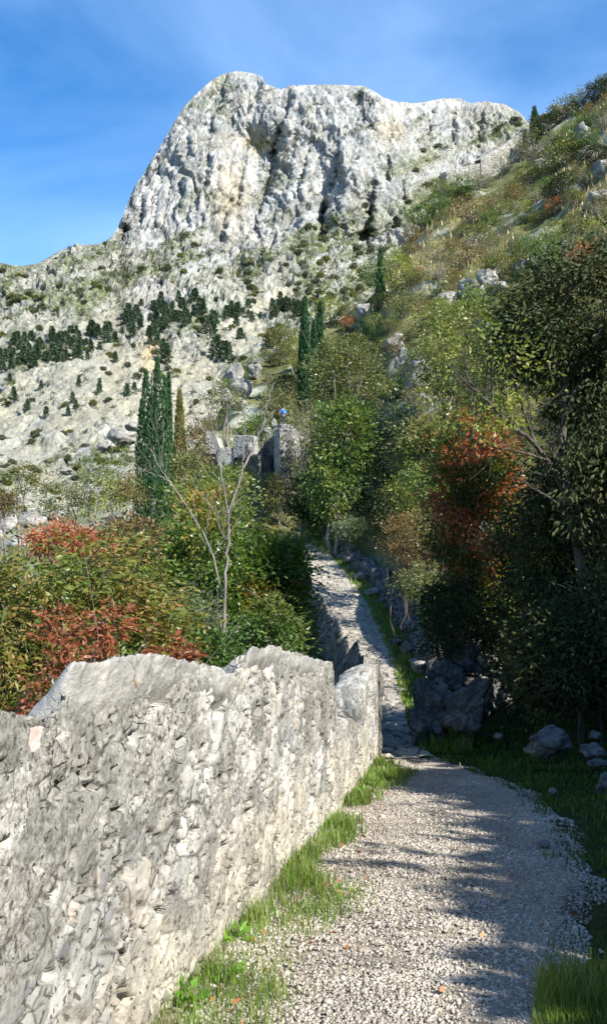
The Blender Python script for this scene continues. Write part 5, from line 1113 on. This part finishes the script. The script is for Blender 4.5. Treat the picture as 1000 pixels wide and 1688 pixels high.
# ------------------------------------------------------------------ walker
def person(base, h, rot):
    root = empty('person', base); tag(root, 'walker with dark hair in a bright blue top, seen from behind above the ruined bastion', 'person')
    m, t, p = new_mat('skin'); p.inputs['Base Color'].default_value = (.5, .3, .2, 1); p.inputs['Roughness'].default_value = .6; SKM = m
    def cm(nm, c):
        m, t, p = new_mat(nm); t.links.new(ramp(t, noise(t, objvec(t), 8, 4), [(.3, tuple(x * .8 for x in c)), (.7, c)]), p.inputs['Base Color']); p.inputs['Roughness'].default_value = .9; return m
    def skin(name, vs, es, rad, mat):
        me = bpy.data.meshes.new(name); me.from_pydata([(v[0] * h, v[1] * h, v[2] * h) for v in vs], es, []); o = bpy.data.objects.new(name, me); COL.objects.link(o); o.parent = root
        md = o.modifiers.new('s', 'SKIN'); 
        for i, r in enumerate(rad): me.skin_vertices[0].data[i].radius = (r[0] * h, r[1] * h) if isinstance(r, tuple) else (r * h, r * h)
        me.skin_vertices[0].data[0].use_root = True; md.use_smooth_shade = True
        sb = o.modifiers.new('u', 'SUBSURF'); sb.levels = 2; sb.render_levels = 2; me.materials.append(mat); return o
    # pelvis, chest, neck, head; arms; striding legs
    vs = [(0, 0, .53), (0, 0, .62), (0, .01, .74), (0, .02, .82), (0, .02, .865), (0, .03, .91), (0, .03, .965),
          (.11, .02, .80), (.15, -.02, .66), (.14, .06, .55), (.14, .09, .50), (-.11, .02, .80), (-.15, .04, .67), (-.15, .12, .58), (-.15, .15, .54),
          (.055, 0, .50), (.06, .09, .28), (.06, .04, .05), (.06, .11, .02), (-.055, 0, .50), (-.06, -.01, .27), (-.06, -.12, .07), (-.06, -.07, .02)]
    es = [(0, 1), (1, 2), (2, 3), (3, 4), (4, 5), (5, 6), (3, 7), (7, 8), (8, 9), (9, 10), (3, 11), (11, 12), (12, 13), (13, 14), (0, 15), (15, 16), (16, 17), (17, 18), (0, 19), (19, 20), (20, 21), (21, 22)]
    rad = [(.085, .06), (.08, .055), (.095, .06), (.05, .04), .03, (.046, .055), (.04, .045), .035, .028, .022, .02, .035, .028, .022, .02, .055, .038, .024, .022, .055, .038, .024, .022]
    skin('body', vs, es, rad, SKM)
    skin('shirt', [vs[i] for i in (0, 1, 2, 3, 7, 8, 11, 12)], [(0, 1), (1, 2), (2, 3), (3, 4), (4, 5), (3, 6), (6, 7)], [(.098, .072), (.092, .068), (.108, .074), (.062, .052), .045, .038, .045, .038], cm('blue_cloth', (.05, .22, .62)))
    skin('trousers', [vs[i] for i in (0, 15, 16, 17, 19, 20, 21)], [(0, 1), (1, 2), (2, 3), (0, 4), (4, 5), (5, 6)], [(.092, .068), .064, .047, .034, .064, .047, .034], cm('dark_cloth', (.05, .05, .07)))
    skin('hair', [(0, .01, .90), (0, .0, .95), (0, .035, .985)], [(0, 1), (1, 2)], [(.04, .03), (.05, .05), (.035, .04)], cm('dark_hair', (.03, .02, .015)))
    mb = MB(); rock_mb(mb, (0, -.095 * h, .70 * h), (.06 * h, .035 * h, .10 * h), 3, 3, .06, 4); mb.build('backpack', cm('blue_pack', (.08, .34, .80)), root, smooth=True)
    root.rotation_euler = (0, 0, rot); return root
hp = hit(467, 712, 60, 110) or (Z(467, 712, 78).x, 78, Z(467, 712, 78).z)
Yp = min(hp[1], 72.0); pp = Z(467, 703, Yp); person((pp.x, pp.y, pp.z), 1.72, .3)
# ledge of the wall walk he stands on
mb = MB(); rock_mb(mb, (0, 0, 0), (1.6, 1.2, 1.9), 9, 4, .25, 8); o = mb.build('limestone_rock', PROCK, None, smooth=True); o.location = (pp.x, pp.y, pp.z - 1.75); tag(o, 'pale rock ledge under the walker in blue', 'rock')
for i, (px, py, w_, h_) in enumerate([(452, 696, 10, 12), (441, 708, 12, 10), (412, 737, 10, 13)]):
    rock(['bright white stone block left of the walker', 'white stone block on the bastion wall head', 'white block on the bastion parapet end'][i], px, py, w_, h_, 60.5 if i == 2 else 66, 170 + i, PROCK, 3, name='stone_block')

# ------------------------------------------------------------------ MOUNTAIN pines and shrubs
def mini(mat, seed, kind):
    rs = np.random.RandomState(seed); mb = MB(); tm = MB()
    if kind == 'pine':
        n = 420; t = rs.uniform(.12, 1, n); a = rs.uniform(0, 6.28, n); lay = .75 + .35 * np.sin(t * 26 + a); r = (1 - t) ** .75 * 2.1 * lay * rs.uniform(.35, 1, n)
        P_ = np.stack([r * np.cos(a), r * np.sin(a), t * 7], -1); D_ = np.stack([np.cos(a), np.sin(a), .35 + 0 * a], -1) + .3 * rs.normal(size=(n, 3))
        leaves(mb, P_, D_, rs.uniform(.7, 1.3, n), .5, rs); tm.tube([[0, 0, -.6], [0, 0, 3], [0, 0, 6.6]], [.2, .13, .03], 5)
    else:
        n = 200; P_ = clusters(rs, [((0, 0, .8), (1.2, 1.2, .9), n), ((.9, .3, .6), (.9, .8, .6), n // 3)], .4)
        leaves(mb, P_, unit(P_) + .6 * rs.normal(size=P_.shape), rs.uniform(.4, .75, len(P_)), .34, rs)
        for k in range(4): tm.tube([[0, 0, -.5], [rs.uniform(-.5, .5), rs.uniform(-.5, .5), .8]], [.09, .03], 4)
    return mb, tm
rs = np.random.RandomState(21)
pp_ = []
for k in range(150): px = rs.uniform(-5, 335); pp_.append((px, 606 - .25 * px + rs.normal() * 13, rs.uniform(11, 25), 'in the dark pine belt across the scree'))
for k in range(34): pp_.append((rs.uniform(365, 535), 522 + rs.normal() * 8, rs.uniform(11, 22), 'in the upper pine group left of the middle slope cypresses'))
for a, b, c_ in [(355, 600, 44), (368, 604, 36), (376, 598, 30), (345, 560, 36), (448, 575, 34), (458, 568, 34), (440, 572, 26), (350, 540, 30), (395, 560, 22), (255, 640, 26), (272, 600, 38), (268, 585, 26)]: pp_.append((a, b, c_, 'standing alone on the pale scree'))
for k in range(16): pp_.append((rs.uniform(0, 220), rs.uniform(630, 690), rs.uniform(14, 24), 'scattered below the dark pine belt'))
pr = None
for i, (px, py, hpx, where) in enumerate(pp_):
    q3, nn, dd = mpt(px, py); hm = hpx / F * dd; s_ = hm / 7
    if pr is None:
        protos = []
        for j in range(3):
            mb, tm = mini(G_PINE, 300 + j, 'pine'); protos.append((mb.build('crown', G_PINE), tm.build('trunk', B_DARK)))
        pr = True
    root = empty('pine_tree', tuple(q3 - np.array([0, 0, .2]))); root.scale = (s_ * rs.uniform(.9, 1.5), s_ * rs.uniform(.9, 1.5), s_); root.rotation_euler = (0, 0, rs.uniform(0, 6.28))
    tag(root, 'small dark green pine ' + where, 'tree', 'pines on the lower mountain slope')
    for ob in protos[i % 3]:
        if i < 3: ob.parent = root
        else: c = ob.copy(); COL.objects.link(c); c.parent = root
mb, tm = mini(G_OLIVE, 400, 'shrub'); mats_s = [G_SCRUB, G_OLIVE, G_SCRUB]; shp = []
vsh = fbm(PXg / 46, diag / 22, 0, 81, 4)
cand = []
while len(cand) < 1500:
    px = rs.uniform(-10, 880); py = rs.uniform(130, 860)
    if py < np.interp(px, SX, SYv) + 8: continue
    j = int(np.clip(np.searchsorted(cpx, px), 0, NC - 1)); i = int(np.argmin(np.abs(PYg[:, j] - py)))
    a = attr[i, j]; pr_ = .22 + .65 * a[2] - .17 * a[0] - .14 * a[1] + .25 * (vsh[i, j] > .1)
    if inhill(px, py + 6) and py > 330: continue
    if rs.uniform() < pr_ * (1.0 if py > 400 else .55): cand.append((px, py, P[i, j], Dg[i, j], rs.uniform(3.5, 10.5) * (1.25 if a[0] < .5 else .8)))
cand.sort(key=lambda c: -c[4])
SM = [mini(None, 410 + j, 'shrub') for j in range(3)]; so_ = []
for i, (px, py, q3, dd, wpx) in enumerate(cand[:285]):
    s_ = wpx / F * dd / 2.6; root = None
    if i < 3:
        o = SM[i][0].build('mountain_shrub', mats_s[i]); so_.append(o)
    else: o = so_[i % 3].copy(); COL.objects.link(o)
    o.location = tuple(q3 - np.array([0, 0, .1 * s_])); o.scale = (s_, s_, s_ * rs.uniform(.8, 1.25)); o.rotation_euler = (0, 0, rs.uniform(0, 6.28))
    wh = 'on the cliff of the peak' if py < 390 and px > 190 else 'on the green ledge under the cliff' if py < 450 else 'on the white slabs at left' if px < 200 and py < 560 else 'on the pale scree below the pines' if py > 610 else 'on the mid slope above the pines'
    tag(o, 'dark rounded shrub dotted ' + wh, 'shrub', 'shrubs dotted over the mountain')
mb = MB()
for px, py, q3, dd, wpx in cand[285:]:
    s_ = wpx / F * dd / 2.6; n = 46; P_ = rs.normal(size=(n, 3)) * s_ * .75; P_[:, 2] = np.abs(P_[:, 2]) * .8
    leaves(mb, P_ + q3[None], P_ + .5 * rs.normal(size=P_.shape), .75 * s_, .5 * s_, rs)
tag(mb.build('mountain_scrub', G_SCRUB), kind='stuff', label='sparse low scrub speckling the rocky mountain slope', cat='scrub')

# look-alikes that share a label get their place in the row added, as long as the row is short
from collections import defaultdict
rows = defaultdict(list)
for o in SC.objects:
    if o.parent is None and 'label' in o and o.get('kind') is None and o.location.y > 1:
        px_ = 500 + F * o.location.x / o.location.y
        if -40 < px_ < 1040: rows[o['label']].append((px_, o))
def ordn(k): return ['leftmost', 'second from left', 'third from left', 'fourth from left', 'fifth from left', 'sixth from left', 'seventh from left', 'eighth from left', 'ninth from left', 'tenth from left'][k]
for lb, it in rows.items():
    if 1 < len(it) <= 10:
        it.sort(key=lambda q_: q_[0])
        for k, (px_, o) in enumerate(it):
            o['label'] = (lb + (', rightmost' if k == len(it) - 1 else ', ' + ordn(k)) + ' of its kind')
            if len(o['label'].split()) > 16: o['label'] = (', rightmost' if k == len(it) - 1 else ', ' + ordn(k))[2:] + ' ' + lb
            if len(o['label'].split()) > 16: o['label'] = lb
